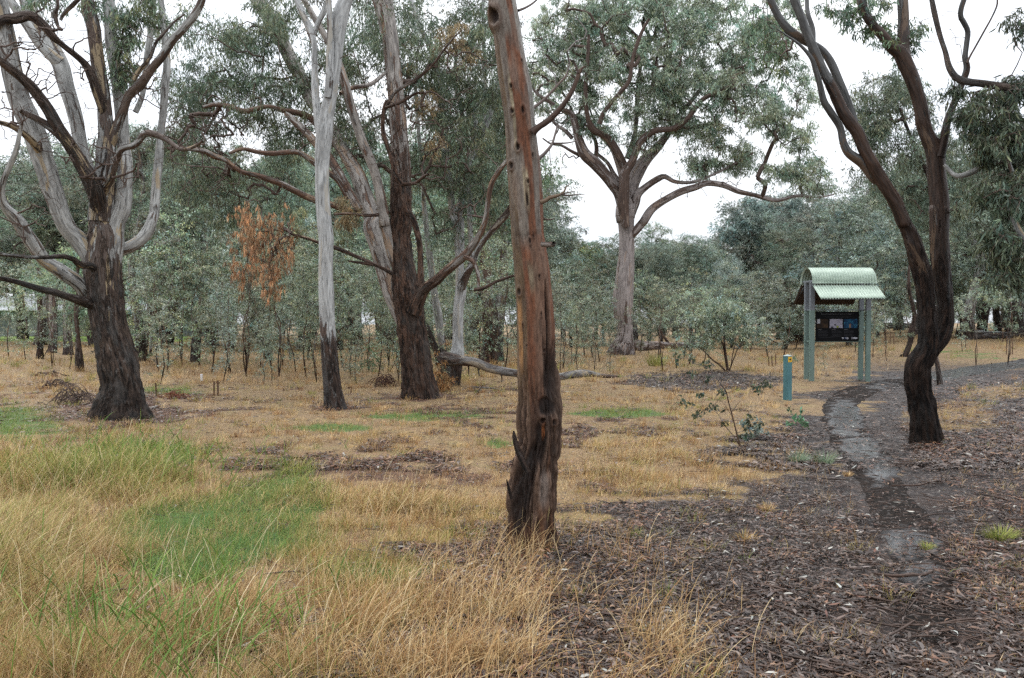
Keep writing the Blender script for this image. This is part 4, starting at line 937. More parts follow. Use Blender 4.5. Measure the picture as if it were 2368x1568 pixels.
    T.limb("E 240 770 30; 290 740 24; 360 690 20; 430 620 16; 500 540 14; 520 460 12; 525 400 8", (-.05, .5), name='branch', wig=.03, **kw)
    T.limb("E 170 75 20; 220 55 16; 270 25 14; 310 -10 12", (-.05, .2), name='branch', **kw)
    T.limb("E 290 1120 30; 340 1080 26; 385 1030 22; 410 990 18; 430 920 14; 445 860 10", (.05, .5), name='branch', **kw)
    T.limb("E 410 995 14; 470 995 12; 530 990 9; 580 975 6", (.3, .6), name='branch', **kw)
    T.limb("I 1135 340 40; 1100 265 40; 1072 195 36; 1054 125 26; 1050 92 10", (-.16, -.16), name='bark_flake', rg=(.5, .5), tone=(.9, .8), sides=8, step=.03)
    T.limb("I 1040 500 20; 1025 450 18; 1015 410 14; 1008 380 4", (-.16, -.16), name='bark_flake', rg=(.9, .9), tone=(.9, .9), sides=8, step=.03)
    targ = at(*np.array([(1290, 60), (1310, 120), (1270, 160), (1330, 40), (1285, 200), (1260, 250), (1345, 30), (1360, 75), (1250, 110), (1265, 330), (1290, 300), (1275, 380), (1330, 270)]).T, d + .2)
    T.grown(targ, TWIG_GREY, step=.08, jit=.25, tip=.003, sag=.08)

def tree_distant():
    t = Tree('great_pale_gum', (1440, 1), 'large pale gum with swollen foot and broad grey-green crown, between wet trunk and information shelter', BARK_FAR, d=base_depth(1440, 821))
    p = at(1440, 821, t.d); t.root.location = (p[0], p[1], t.z0)
    K = dict(sides=16, step=.15)
    t.trunk("F 852 1000 190; 862 950 170; 878 880 122; 880 800 106; 868 700 130; 869 600 138; 878 500 128; 886 400 118; 892 300 106; 892 200 100; 888 100 108; 887 0 128; E 912 1520 132; 912 1440 126; 908 1380 92; 912 1310 66", rg=(.5, .35, .15, .1, .1), tone=(.5, .3, .1, .1, .2), sides=36, step=.08, lump=.10, flare=.12)
    for s, dd, tn in [
        ("F 886 130 50; E 900 1430 90; 872 1340 84; 835 1290 80; 780 1220 80; 705 1135 88; 630 1065 82; 592 970 62; 570 880 52; 540 790 42; 480 765 34; 400 715 28; 300 650 20; 250 560 14", (0, -2), .6),
        ("F 886 130 50; E 900 1420 80; 905 1320 76; 912 1200 72; 962 1120 54; 1005 1005 50; 1060 945 50; 1130 905 42; 1250 890 38; 1350 820 34; 1440 700 32; 1560 632 24; 1650 595 16", (-.5, -3), .9),
        ("E 912 1170 60; 862 1062 56; 800 970 54; 742 930 46; 690 900 50; 655 820 34; 640 700 30; 640 560 28; 655 400 26; 660 240 20", (-.6, -3), .9),
        ("F 886 130 50; E 960 1440 80; 960 1300 92; 1000 1190 98; 1062 1100 80; 1140 1020 60; 1230 900 44; 1300 790 36; 1380 690 30; 1500 540 20", (.2, 1), .2),
        ("F 886 130 50; E 975 1420 70; 1000 1350 58; 1060 1295 46; 1140 1242 44; 1190 1226 36; 1260 1262 28; 1380 1265 22; 1480 1230 18; 1590 1180 16; 1700 1120 16; 1800 1060 14", (.2, -1), .5),
        ("F 900 210 50; 940 170 54; 1000 100 56; E 1040 1540 60; 1100 1450 56; 1200 1382 50; 1300 1330 50; 1400 1300 46; 1480 1272 42; 1590 1285 40; 1700 1330 36; 1802 1352 30; G 100 1380 30; 180 1390 26; 300 1360 22; 450 1370 14; 560 1350 10", (0, -2), .45),
        ("E 930 1100 46; 960 1000 34; 985 900 32; 1000 650 30; 1020 450 26; 1040 250 18", (1, 1), .3),
        ("E 735 860 36; 760 790 32; 820 710 30; 880 640 30; 940 560 28; 960 440 26; 985 340 26; 1030 220 24; 1080 130 18", (-2.6, -4), .95),
        ("E 900 1230 60; 860 1110 50; 820 1020 44; 750 940 40; 700 880 30", (1, 2), .3),
        ("E 870 1260 36; 830 1200 30; 790 1130 26; 720 1070 24", (.3, .6), .6),
        ("E 700 1120 34; 715 1040 30; 700 960 26; 660 900 20", (-.4, -.8), .6),
        ("E 600 1080 26; 540 1050 22; 470 1010 18; 400 1000 14; 340 960 10", (-.6, -1), .6),
        ("E 545 960 30; 500 910 26; 440 870 22; 400 830 18", (-1, -1.6), .6),
        ("E 1090 630 10; 1115 560 40; 1120 480 44; 1125 410 30", (-2, -2), 1.0),
        ("E 1150 570 30; 1190 480 30; 1230 360 28; 1260 250 22; 1310 140 16", (2, 2), .5),
        ]:
        t.limb(s, dd, tone=(tn, tn), rg=(.15, .25 if tn < .8 else .45), **K)
    bl = [(1330, 70, 95, 80, 0, 2.5, 90), (1300, 200, 70, 90, 0, 2.5, 70), (1420, 40, 100, 70, 0, 3, 100), (1410, 170, 90, 80, -1, 3, 95), (1380, 300, 60, 45, 0, 2, 30), (1530, 30, 110, 70, 0, 3, 110), (1520, 150, 100, 80, -1, 3, 110),
          (1530, 260, 90, 55, 0, 3, 80), (1650, 60, 100, 80, 0, 3, 100), (1650, 190, 90, 70, -1, 3, 95), (1620, 300, 70, 45, 0, 3, 55), (1760, 130, 80, 90, 0, 3, 80), (1740, 250, 70, 50, -1, 3, 55), (1700, 360, 60, 40, 0, 2, 40), (1620, 385, 50, 25, 0, 2, 22), (1810, 40, 60, 50, 0, 2, 30),
          (1830, 300, 55, 45, -1, 2, 38), (1790, 400, 50, 25, -1, 2, 16), (1850, 390, 60, 30, -1.5, 2, 30), (1890, 430, 50, 18, -1.5, 1.5, 16), (1480, 330, 50, 30, 0, 2, 16), (1850, 200, 40, 50, 0, 2, 20), (1500, -60, 300, 50, 0, 3, 60), (1250, 130, 50, 110, 1, 2, 34)]
    dead = [(1590, 440, 60, 18, -1, .5, 10), (1700, 420, 80, 18, -1.6, .5, 10), (1320, 360, 50, 40, -1, .5, 10)]
    bl = [(*q[:6], int(q[6] * 1.45)) for q in bl]
    t.crown(bl, .50, 64, .20, .040, P_GREY * 1.5, dead=dead, step=.5, jit=.35, tip=.010, hang=.75, sag=.1)
    return t

def tree_twin():
    t = Tree('twin_stem_gum', (2140, 1), 'dark wet gum with a kinked foot splitting into two curved stems, beside the path', BARK_WETDARK, d=base_depth(2142, 1019))
    p = at(2142, 1019, t.d); t.root.location = (p[0], p[1], t.z0)
    K = dict(sides=28, step=.04, ridges=.012)
    t.trunk("H 1168 1585 222; 1162 1530 198; 1146 1400 182; 1130 1300 172; 1112 1200 174; 1104 1110 172; 1112 1050 166; 1142 1000 158; 1166 940 140; 1172 880 128; 1166 800 128; 1165 700 122; 1160 600 116; 1150 500 118; 1122 400 122; 1092 300 112; 1060 200 104; 1010 100 88; 968 10 80; G 1055 1560 96; 992 1420 92; 920 1300 90; 850 1180 90; 782 1060 86; 722 920 86; 642 810 82; 588 700 76; 530 580 70; 480 480 60; 430 370 65; 392 280 62; 342 150 60; 292 20 56; 262 -60 54",
            (0, -.4), rg=(1, 1, .9, .7, .6, .55, .45, .4, .3, .2, .15, .1, .05, 0), tone=(.85, .85, .8, .8, .75, .8, .85, .95, .98, .6, -.05, -.1), sides=56, step=.03, ridges=.03, lump=.17, flare=.12)
    t.limb("H 1175 1010 90; 1215 940 106; 1262 860 118; 1284 760 116; 1286 640 112; 1276 540 118; 1258 400 124; 1246 200 122; 1245 0 128; G 1292 1500 128; 1290 1400 130; 1272 1200 122; 1256 1050 122; 1212 950 104; 1180 850 96; 1150 700 90; 1112 580 96; 1062 460 104; 1020 370 100; 960 330 74; 900 250 66; 832 180 60; 772 90 60; 740 -40 60",
            (.05, .1), rg=(.8, .6, .5, .4, .35, .3, .3, .25, .2, .1), tone=(.9, .9, .8, .9, .95, .9, .8, .95, .8, .3), sides=44, step=.035, ridges=.02, lump=.12)
    t.limb("G 1045 420 90; 1040 300 84; 1042 150 76; 1036 0 72; 1030 -80 70", (.1, .3), rg=(.3, .2), tone=(.8, .5), **K)
    t.limb("G 1295 1090 70; 1325 960 58; 1350 830 52; 1400 700 46; 1460 550 46; 1482 470 44; 1470 400 36; 1480 300 36; 1488 220 36; 1462 160 36; 1440 120 35; 1442 60 36; 1472 -30 36", (0, -.3), rg=(.25, .1), tone=(.6, 0), **K)
    t.limb("G 1482 440 18; 1502 395 14; 1550 310 13; 1600 220 13; 1650 130 12; 1690 40 12; 1692 -20 10", (-.3, -.3), rg=(.2, .2), tone=(.6, .6), sides=10, step=.04)
    t.limb("G 850 1260 50; 820 1232 50; 762 1135 72; 662 1062 60; 622 980 50; 600 880 46; 530 770 50; 488 700 46; 460 580 40; 430 480 36; 400 400 28; 320 310 20; 220 240 12; 160 200 6", (-.15, -.5), rg=(.1, 0), tone=(.0, -.05), **K)
    t.limb("G 705 850 50; 640 680 58; 592 560 56; 535 430 56; 472 345 48; 370 290 58; 262 222 60; 190 140 50; 132 30 50; 100 -60 46", (-.1, -.3), rg=(.1, 0), tone=(.0, -.05), **K)
    t.limb("G 420 290 26; 412 200 32; 378 90 30; 370 -30 28", (-.2, 0), rg=(.1, 0), tone=(.1, 0), sides=12, step=.04)
    t.limb("H 1230 985 30; 1240 975 16; 1243 970 8", (-.2, -.25), rg=(.9, .9), tone=(.9, .9), sides=8, step=.02, name='branch')
    t.crown([(1940, 22, 46, 22, .3, .4, 20), (2010, 60, 55, 26, .3, .4, 22), (2062, 95, 40, 26, .3, .4, 16), (1985, 8, 60, 16, .3, .4, 16), (2115, 60, 40, 26, .3, .4, 10), (2090, 110, 30, 18, .3, .3, 6), (1770, 60, 40, 70, .6, .5, 26), (1800, 130, 30, 50, .6, .4, 14)],
            .15, 30, .085, .014, P_DARK, dead=[(2170, 60, 50, 60, 0, .4, 12), (2220, 100, 40, 60, -.2, .3, 8), (1800, 120, 50, 60, 0, .3, 10)], step=.1, jit=.2, tip=.0022, hang=.8, six=True)

def tree_right():
    t = Tree('weeping_gum', (2600, 1), 'gum at the far right, trunk out of view, dark leaves drooping into it', BARK_GUM, d=9.8)
    p = at(2640, 1055, t.d); t.root.location = (p[0], p[1], t.z0)
    t.trunk("P 2650 1075 120; 2640 900 90; 2620 600 80; 2590 350 70; 2560 100 60; 2540 -100 50", rg=(.9, .3, .2), tone=(.8, .3, .2), sides=24, step=.06)
    K = dict(sides=12, step=.05, rg=(.2, .2), tone=(.35, .3))
    t.limb("P 2620 620 50; 2560 480 40; 2500 400 30; 2430 378 22; 2367 378 16; 2300 376 15; 2245 400 14; 2210 405 11; 2183 380 8", (0, .6), wig=.04, **K)
    t.limb("P 2600 400 40; 2500 280 30; 2400 230 24; 2330 205 20; 2280 195 17; 2220 185 16; 2196 160 14; 2185 120 11; 2172 80 11; 2160 30 12; 2150 -20 10", (0, 1.0), sides=12, step=.05, rg=(.6, .6), tone=(.9, .9))
    t.limb("P 2630 700 40; 2500 560 26; 2420 500 18; 2380 470 14; 2340 400 10; 2320 330 8", (0, .2), **K)
    t.limb("P 2640 800 40; 2500 700 26; 2430 640 18; 2370 560 14; 2330 480 10", (0, -.3), **K)
    bl = [(2290, 250, 60, 45, .5, .7, 56), (2345, 330, 50, 60, .3, .7, 56), (2345, 450, 45, 70, 0, .6, 56), (2325, 560, 45, 60, -.1, .5, 46), (2330, 640, 36, 28, -.1, .4, 20), (2255, 300, 40, 40, .6, .5, 26), (2350, 200, 36, 40, .4, .5, 26), (2285, 350, 40, 30, .3, .4, 20),
          (2430, 350, 60, 200, .2, .8, 60), (2270, 540, 20, 26, 0, .3, 8), (2225, 260, 26, 26, .8, .3, 8), (2280, 460, 24, 40, 0, .3, 9), (2210, 210, 25, 20, .9, .3, 8), (2355, 60, 20, 50, .6, .4, 10)]
    t.crown(bl, .19, 34, .105, .0165, P_DARK * .62, mat=LEAF_GLOSS, step=.12, jit=.25, tip=.0024, hang=.85, six=True)

def tree_behind_twin():
    t = Tree('bushy_gum', (2080, 1), 'bushy green gum standing behind the twin stems, thin branches, leaves hanging in sprays', BARK_DARK, d=19.)
    p = at(2146, 868, t.d); t.root.location = (p[0], p[1], t.z0)
    t.trunk("P 2146 868 11; 2150 830 9; 2170 700 9; 2186 560 9; 2150 420 9; 2110 330 8; 2080 250 6", rg=(.6, .5), tone=(.9, .9), sides=12, step=.1)
    bl = [(2040, 240, 70, 60, 0, 1.2, 60), (2090, 195, 55, 35, 0, 1, 34), (2010, 300, 50, 45, 0, 1, 32), (2070, 330, 70, 60, 0, 1.2, 56), (2020, 400, 50, 50, .5, 1, 26), (2160, 340, 60, 60, .5, 1, 40), (2210, 450, 60, 70, .5, 1, 44), (2150, 480, 50, 70, .8, 1, 36), (2090, 450, 60, 60, .8, 1, 36), (2270, 400, 60, 60, .5, 1, 30), (2140, 230, 40, 40, .5, 1, 14)]
    t.crown(bl, .34, 62, .12, .02, np.concatenate([P_MID, P_DARK]), step=.25, jit=.25, tip=.0035, hang=.8)

def small_trees():
    t = Tree('leaning_young_gum', (2090, 1), 'small crooked red-barked gum leaning right, between the shelter and the twin-stem gum', BARK_DARK, d=base_depth(2087, 837))
    p = at(2087, 837, t.d); t.root.location = (p[0], p[1], t.z0)
    t.trunk("H 985 1045 60; 1005 1010 44; 1035 950 36; 1055 890 34; 1062 840 44; 1075 790 34; 1080 730 30; 1070 660 26; 1055 600 24; 1045 540 22; 1042 480 18; 1045 420 16; 1050 350 12; 1070 250 8", rg=(.8, .6, .3), tone=(.8, .9, .9, .9), sides=16, step=.05, wig=.04)
    t.limb("H 1070 850 30; 1095 830 34; 1110 800 20", (0, .1), sides=10, step=.05, rg=(.6, .5), tone=(.9, .8))
    t.crown([(2110, 560, 40, 50, .5, .6, 16), (2120, 480, 40, 40, .5, .6, 12)], .28, 50, .09, .02, P_MID, step=.2, jit=.2, tip=.003)
    t = Tree('thin_young_gum', (2168, 1), 'short thin grey-barked sapling trunk standing just behind the twin stems', BARK_DARK, d=base_depth(2165, 884))
    p = at(2165, 884, t.d); t.root.location = (p[0], p[1], t.z0)
    t.trunk("H 1252 1185 40; 1245 1130 34; 1235 1060 30; 1225 990 28; 1225 900 26; 1240 700 22; 1260 500 18; 1270 300 12", rg=(.5, .3), tone=(.6, .6), sides=14, step=.05)
    t.crown([(2185, 560, 30, 60, .5, .5, 14)], .26, 46, .09, .02, P_MID, step=.2, jit=.2, tip=.003)
# ------------------------------------------------------------------ trees built once and planted many times
def world_tube(geo, P, R, rg, tone, sides=8, step=.15):
    Q = catmull(np.column_stack([P, R]), max(5, int(np.sum(np.linalg.norm(np.diff(P, axis=0), axis=1)) / step)))
    P, R = Q[:, :3], np.maximum(Q[:, 3], .003)
    V, F, th, L, dirs = tubes(P[None], R[None], sides)
    k = np.linspace(0, 1, len(P)); bk = np.stack([np.cos(th)[None] * R[:, None], np.sin(th)[None] * R[:, None], L[0][:, None] + 0 * th[None]], -1)
    geo.add(V.reshape(-1, 3), [F], bk=bk.reshape(-1, 3), rgh=np.repeat(np.interp(k, [0, .3, 1], rg), sides), tone=np.full(len(P) * sides, tone))
    return P

def proto(name, H, r0, lobes, nclump, rad, per, L, W, pal, mat=LEAF, bark=BARK_GUM, stems=1, hang=.6, rg=(.8, .4, .3), tone=.5, twmat=TWIG, step=.4, tip=.006, lean=.05, dead=0, wander=.05):
    root = empty(name); g = Geo(); nodes = []
    for s in range(stems):
        n = 7; u = np.linspace(0, 1, n); a = rng.uniform(0, 2 * PI); sp = (.10 if stems > 1 else 0) * H
        P = np.stack([math.cos(a) * sp * u ** 1.2 + rng.normal(size=n).cumsum() * H * wander * .35 * (u > 0) + lean * H * u * rng.normal(), math.sin(a) * sp * u ** 1.2 + rng.normal(size=n).cumsum() * H * wander * .35 * (u > 0), u * H * (.86 - .1 * s)], 1)
        P[0] = [.02 * s, .02 * s, -.12]
        nodes.append(world_tube(g, P, r0 * (1.25 if s == 0 else .9) * (1 - .86 * u) ** .9 + .004, rg, tone, 12 if r0 > .1 else 6, H / 40))
    g.obj('trunk', bark, root)
    lo = np.array(lobes, float); w = lo[:, 3] * lo[:, 4] * lo[:, 5]; w = w ** .67; pick_ = rng.choice(len(lo), nclump, p=w / w.sum())
    v = nrm(rng.normal(size=(nclump, 3))) * (rng.random((nclump, 1)) ** .36)
    T = (lo[pick_, :3] + v * lo[pick_, 3:]) * H
    T = T[T[:, 2] > .05 * H]
    Tn = T if not dead else np.concatenate([T, rng.normal(size=(dead, 3)) * [.12 * H, .12 * H, .12 * H] + [0, 0, .45 * H]])
    b = branch_mesh(grow(np.concatenate(nodes), Tn, step=step, jit=.25, tip=tip, sag=.06), 4 if H > 6 else 3, 5); b.obj('branch_sprays', twmat, root)
    g = Geo(); clump_leaves(g, T, rad * (.7 + .6 * rng.random(len(T))), per, L, W, pal, hang)
    g.obj('crown', mat, root)
    return root

def lobes_random(n, zlo, zhi, spread, size, flat=.8):
    out = []
    for i in range(n):
        z = zlo + (zhi - zlo) * (i + .5) / n; a = rng.uniform(0, 2 * PI); k = math.sin(PI * min(1, max(.12, (z - zlo) / (zhi - zlo + .01) * .8 + .2)))
        r = spread * (.35 + .65 * rng.random()) * (.45 + .55 * k)
        s = size * (.7 + .6 * rng.random())
        out.append((r * math.cos(a), r * math.sin(a), z, s, s, s * flat))
    return out

def put_on(px, d): return ground_x(px, d)
def ground_x(px, d):
    x = (px - CX) / FPX * d / ca; return x, d, float(gz(x, d))

def tree_height(px, top, d): return EYE + (745 - top) * d / FPX

class Planter:
    def __init__(s, protos, Hs): s.p, s.H, s.used = protos, Hs, [False] * len(protos)
    def put(s, k, px, d, H, label, group, cat='tree', wide=1.0):
        r = s.p[k]; x, y, z = ground_x(px, d); sc = H / s.H[k]; rz = rng.uniform(0, 2 * PI)
        if not s.used[k]:
            s.used[k] = True; r.location = (x, y, z); r.rotation_euler = (0, 0, rz); r.scale = (sc * wide, sc * wide, sc)
            r['label'] = label; r['group'] = group; r['category'] = cat; return r
        r = copy_tree(r, (x, y, z), rz, sc * wide, label, group, scz=sc); r['category'] = cat; return r

def skyline(px):
    return np.interp(px, [-400, 0, 120, 230, 330, 420, 560, 700, 900, 1050, 1180, 1245, 1275, 1320, 1350, 1400, 1440, 1480, 1520, 1560, 1600, 1650, 1700, 1780, 1900, 1970, 2010, 2100, 2200, 2367, 2800],
                     [310, 335, 330, 300, 310, 350, 330, 300, 300, 300, 330, 430, 510, 560, 550, 535, 560, 545, 512, 530, 545, 535, 500, 480, 480, 440, 400, 370, 350, 340, 330])

def background():
    # broad old trees of the far wood
    A = [proto('woodland_tree', 12, .26, lobes_random(9, .30, .88, .26, .15), 330, .62, 72, .20, .05, p, hang=.55, step=.6, tip=.011, twmat=TWIG, bark=BARK_GUM, dead=10, tone=t_, rg=(.7, .3, .2))
         for p, t_ in ((P_GREY, .3), (np.concatenate([P_MID, P_GREY]), .5), (P_MID, .6), (np.concatenate([P_OLIVE, P_MID, P_MID]), .5))]
    A.append(proto('woodland_tree', 12, .16, lobes_random(10, .16, .90, .20, .14), 330, .60, 72, .20, .05, P_GREY, hang=.55, step=.6, tip=.010))
    A.append(proto('woodland_tree', 12, .15, lobes_random(10, .14, .90, .22, .15), 330, .62, 72, .20, .05, np.concatenate([P_BLUE, P_GREY]), hang=.5, step=.6, tip=.010))
    pa = Planter(A, [12.0] * 6)
    def zone(px):
        for lim, t in ((130, 'at the far left beyond the leaning limbs'), (330, 'behind the massive many-stemmed gum'), (740, 'between the massive gum and the white trunk'), (930, 'between the white trunk and the red trunk'), (1210, 'behind the pale forked gum'),
                       (1430, 'between the wet nearest trunk and the great pale gum'), (1640, 'just right of the great pale gum'), (1860, 'left of the information shelter'), (2110, 'between the shelter and the twin-stem gum')):
            if px < lim: return t
        return 'beyond the path, right of the twin-stem gum'
    # far rows, thinning upward to the skyline
    for d, step_, lo, hi in ((46, 150, .80, 1.02), (60, 120, .84, 1.04), (78, 105, .88, 1.05), (100, 90, .8, 1.0)):
        for px in np.arange(-260, 2640, step_):
            px = px + rng.uniform(-.4, .4) * step_
            if d < 60 and (1255 < px < 1760 or px < 420 or 1230 < px < 1300): continue
            if px < 330 and d < 70 and rng.random() < .45: continue
            H = EYE + (745 - skyline(px)) * d / FPX * rng.uniform(lo, hi)
            H = max(H, 5.0)
            k = int(rng.choice([0, 1, 2, 3, 0, 1])) if px < 420 else int(rng.choice([0, 1, 2, 3, 4, 5, 4, 5, 0]))
            if 1650 < px < 2000 and rng.random() < .6: k = 5
            near = d < 65
            pa.put(k, px, d + rng.uniform(-4, 4), H, ('grey-green gum in the wood ' if near else 'distant gum ') + zone(px), ('gums of the wood ' if near else 'distant gums ') + zone(px), wide=min(1.3, 10 / H + .55))
    # middle distance trees that rise over the thicket on the left
    pa.put(2, 330, 34, EYE + (745 - 250) * 34 / FPX, 'dark bushy gum rising over the thicket, just right of the massive gum', None, wide=.8)
    pa.put(1, 450, 33, EYE + (745 - 300) * 33 / FPX, 'bushy gum rising over the thicket, second right of the massive gum', None, wide=.8)
    pa.put(2, 620, 36, EYE + (745 - 330) * 36 / FPX, 'bushy gum over the thicket behind the hanging rust-red foliage', None, wide=.8)
    pa.put(2, 1150, 34, EYE + (745 - 150) * 34 / FPX, 'tall bushy gum behind the upper part of the wet nearest trunk', None, wide=.6)
    pa.put(0, 1235, 37, EYE + (745 - 400) * 37 / FPX, 'grey-green gum just right of the wet nearest trunk, rising to its middle', None, wide=.55)
    # understory saplings
    S = [proto('gum_sapling', 5, .018, [(rng.normal() * .05, rng.normal() * .05, z, .09 + .08 * min(1, z * 1.6), .09 + .08 * min(1, z * 1.6), .11) for z in np.linspace(.14, .93, 8)], 84, .29, 34, .080, .032, p, hang=.35, step=.25, tip=.003, bark=BARK_SAP, lean=.03, wander=.06)
         for p in (P_SAP * 1.15, np.concatenate([P_SAP, P_BLUE]), np.concatenate([P_SAP, P_MID]), P_SAP)]
    S.append(proto('gum_sapling', 5, .012, [(rng.normal() * .1, rng.normal() * .1, z, .16, .16, .10) for z in np.linspace(.12, .9, 8)], 88, .30, 34, .080, .031, P_SAP, stems=3, hang=.4, step=.25, tip=.003, bark=BARK_SAP))
    S.append(proto('gum_sapling', 5, .018, [(rng.normal() * .12, rng.normal() * .12, z, .17, .17, .10) for z in np.linspace(.45, .9, 5)], 60, .34, 40, .085, .034, np.concatenate([P_MID, P_SAP]), stems=2, hang=.4, step=.25, tip=.003, bark=BARK_SAP))
    ps = Planter(S, [5.0] * 6)
    def sz(px):
        return 'sapling of the dense thicket ' + zone(px).replace('at the far left beyond', 'at the far left behind')
    n = 0
    for d, step_, t0 in ((21.8, 62, 620), (23.8, 58, 580), (26.5, 60, 550), (30, 66, 510), (35, 80, 480)):
        for px in np.arange(345, 1215, step_):
            px = px + rng.uniform(-.45, .45) * step_
            if px < 480 and d < 25 and rng.random() < .6: continue
            if px > 1080 and d < 25: continue
            H = EYE + (745 - (t0 + rng.uniform(-70, 50))) * d / FPX
            if rng.random() < .2: H *= .65
            ps.put(int(rng.integers(0, 6)), px, d + rng.uniform(-.9, .9), H, 'slender ' + sz(px), 'thicket saplings ' + zone(px), 'sapling', wide=1.05); n += 1
    # scattered saplings on the right and far left
    for px, d, top in ((60, 33, 640), (120, 30, 620), (95, 36, 600), (190, 34, 580), (20, 38, 610), (160, 28, 690), (300, 40, 600), (335, 36, 590), (230, 42, 560), (-40, 36, 600)):
        ps.put(int(rng.integers(0, 6)), px, d, EYE + (745 - top) * d / FPX, 'leafy sapling ' + zone(px), 'saplings standing apart ' + zone(px), 'sapling', wide=1.15)
    for px in np.arange(1285, 1700, 21):
        d = rng.uniform(27, 44)
        if abs(px - 1445) < 34 and d < 41: d = rng.uniform(42, 48)
        top = rng.uniform(600, 690)
        ps.put(int(rng.integers(0, 6)), px + rng.uniform(-8, 8), d, EYE + (745 - top) * d / FPX, 'clearing sapling ' + zone(px), 'clearing saplings ' + zone(px), 'sapling', wide=1.2)
    for px in np.arange(1700, 2420, 34):
        d = rng.uniform(36, 52) if px < 2190 else rng.uniform(57, 70); top = rng.uniform(600, 670)
        ps.put(int(rng.integers(0, 6)), px + rng.uniform(-10, 10), d, EYE + (745 - top) * d / FPX, 'blue-grey wood-edge sapling ' + zone(px), 'wood edge saplings ' + zone(px), 'sapling', wide=1.3)
    for px, d, top, lab in ((1372, 24.4, 700, 'thin sapling with a bare stem in front of the great pale gum foot'), (1412, 24.4, 735, 'short sapling with sparse leaves left of the great pale gum'), (1335, 25.5, 680, 'leafy sapling midway between wet trunk and great pale gum'), (1295, 26, 650, 'leafy sapling touching the edge of the wet nearest trunk'),
                            (2018, 33, 640, 'pale sapling just right of the information shelter'), (2050, 31, 700, 'low sapling right of the shelter, thin stem'), (2225, 36, 690, 'low bushy sapling right of the twin-stem gum'), (1905, 25.5, 760, 'low shrub seen below the information panel'),
                            (2257, 29, 640, 'thin bare-stemmed sapling before the pale logs'), (2330, 30, 640, 'thin bare-stemmed sapling near the frame edge before the logs')):
        ps.put(5 if 'bare' in lab or 'thin' in lab else 0, px, d, EYE + (745 - top) * d / FPX, lab, None, 'sapling', wide=1.0)
    # the dark-trunked blue gum behind the shelter
    t = Tree('blue_grey_gum', (1840, 1), 'old gum with dark forked trunk and blue-grey crown behind the information shelter', BARK_DARK, d=66.)
    p = at(1840, 1, 66.); x, y, z = ground_x(1842, 66.); t.z0 = z; t.root.location = (x, y, z)
    t.trunk("H 292 880 92; 292 850 84; 290 760 72; 285 650 64; 285 560 60; 292 460 54; 300 380 46; 310 320 40; 330 230 34; 345 140 26; 350 40 16", rg=(.9, .8, .7), tone=(.9, .9), sides=20, step=.3)
    K = dict(rg=(.7, .6), tone=(.9, .9), sides=10, step=.3)
    for s in ("H 280 580 40; 255 500 34; 225 440 30; 190 400 24; 150 360 16; 110 300 12", "H 290 400 34; 260 350 28; 232 312 24; 200 270 18; 160 220 12", "H 320 400 36; 370 350 30; 410 320 28; 460 290 20; 520 250 14", "H 320 300 28; 380 270 20; 420 240 16; 480 180 12", "H 262 655 22; 210 640 16; 160 625 12; 120 640 8", "H 340 200 24; 400 120 18; 440 60 12"):
        t.limb(s, (0, -2), **K)
    bl = [(1730, 500, 60, 38, 0, 3, 60), (1790, 480, 60, 30, 0, 3, 50), (1850, 490, 60, 40, 0, 3, 60), (1910, 510, 60, 40, 0, 3, 60), (1700, 560, 55, 45, 0, 3, 56), (1760, 555, 50, 30, 0, 3, 34), (1800, 560, 50, 35, 0, 3, 30), (1880, 560, 55, 30, 0, 3, 34), (1940, 560, 50, 40, 0, 3, 44), (1700, 620, 50, 35, -1, 3, 40), (1770, 620, 30, 25, 0, 2, 10), (1920, 610, 50, 30, 0, 3, 24), (1965, 600, 40, 40, 0, 3, 26)]
    t.crown(bl, .85, 92, .26, .075, P_BLUE, step=.8, jit=.3, tip=.014, hang=.3)
    # blue-grey leafy tree right of the shelter
    for px, d, top, k, lab, w in ((2030, 48, 520, 5, 'blue-grey gum with leaves to the ground, behind the leaning young gum', 1.0), (1975, 56, 560, 5, 'blue-grey gum directly behind the right posts of the shelter', 1.0), (2225, 50, 560, 4, 'grey-green gum seen through the gap right of the twin-stem gum', .8), (1600, 58, 540, 4, 'rounded grey-green gum to the right of the great pale gum', 1.2), (1530, 52, 560, 4, 'grey-green gum close behind the great pale gum, right side', 1.1), (1395, 56, 575, 4, 'grey-green gum close behind the great pale gum, left side', 1.0), (1690, 50, 585, 5, 'blue-grey gum left of the dark forked trunk', 1.1), (1320, 52, 590, 4, 'grey-green gum under the open sky, right of the wet trunk', 1.0)):
        pa.put(k, px, d, EYE + (745 - top) * d / FPX, lab, None, wide=w)
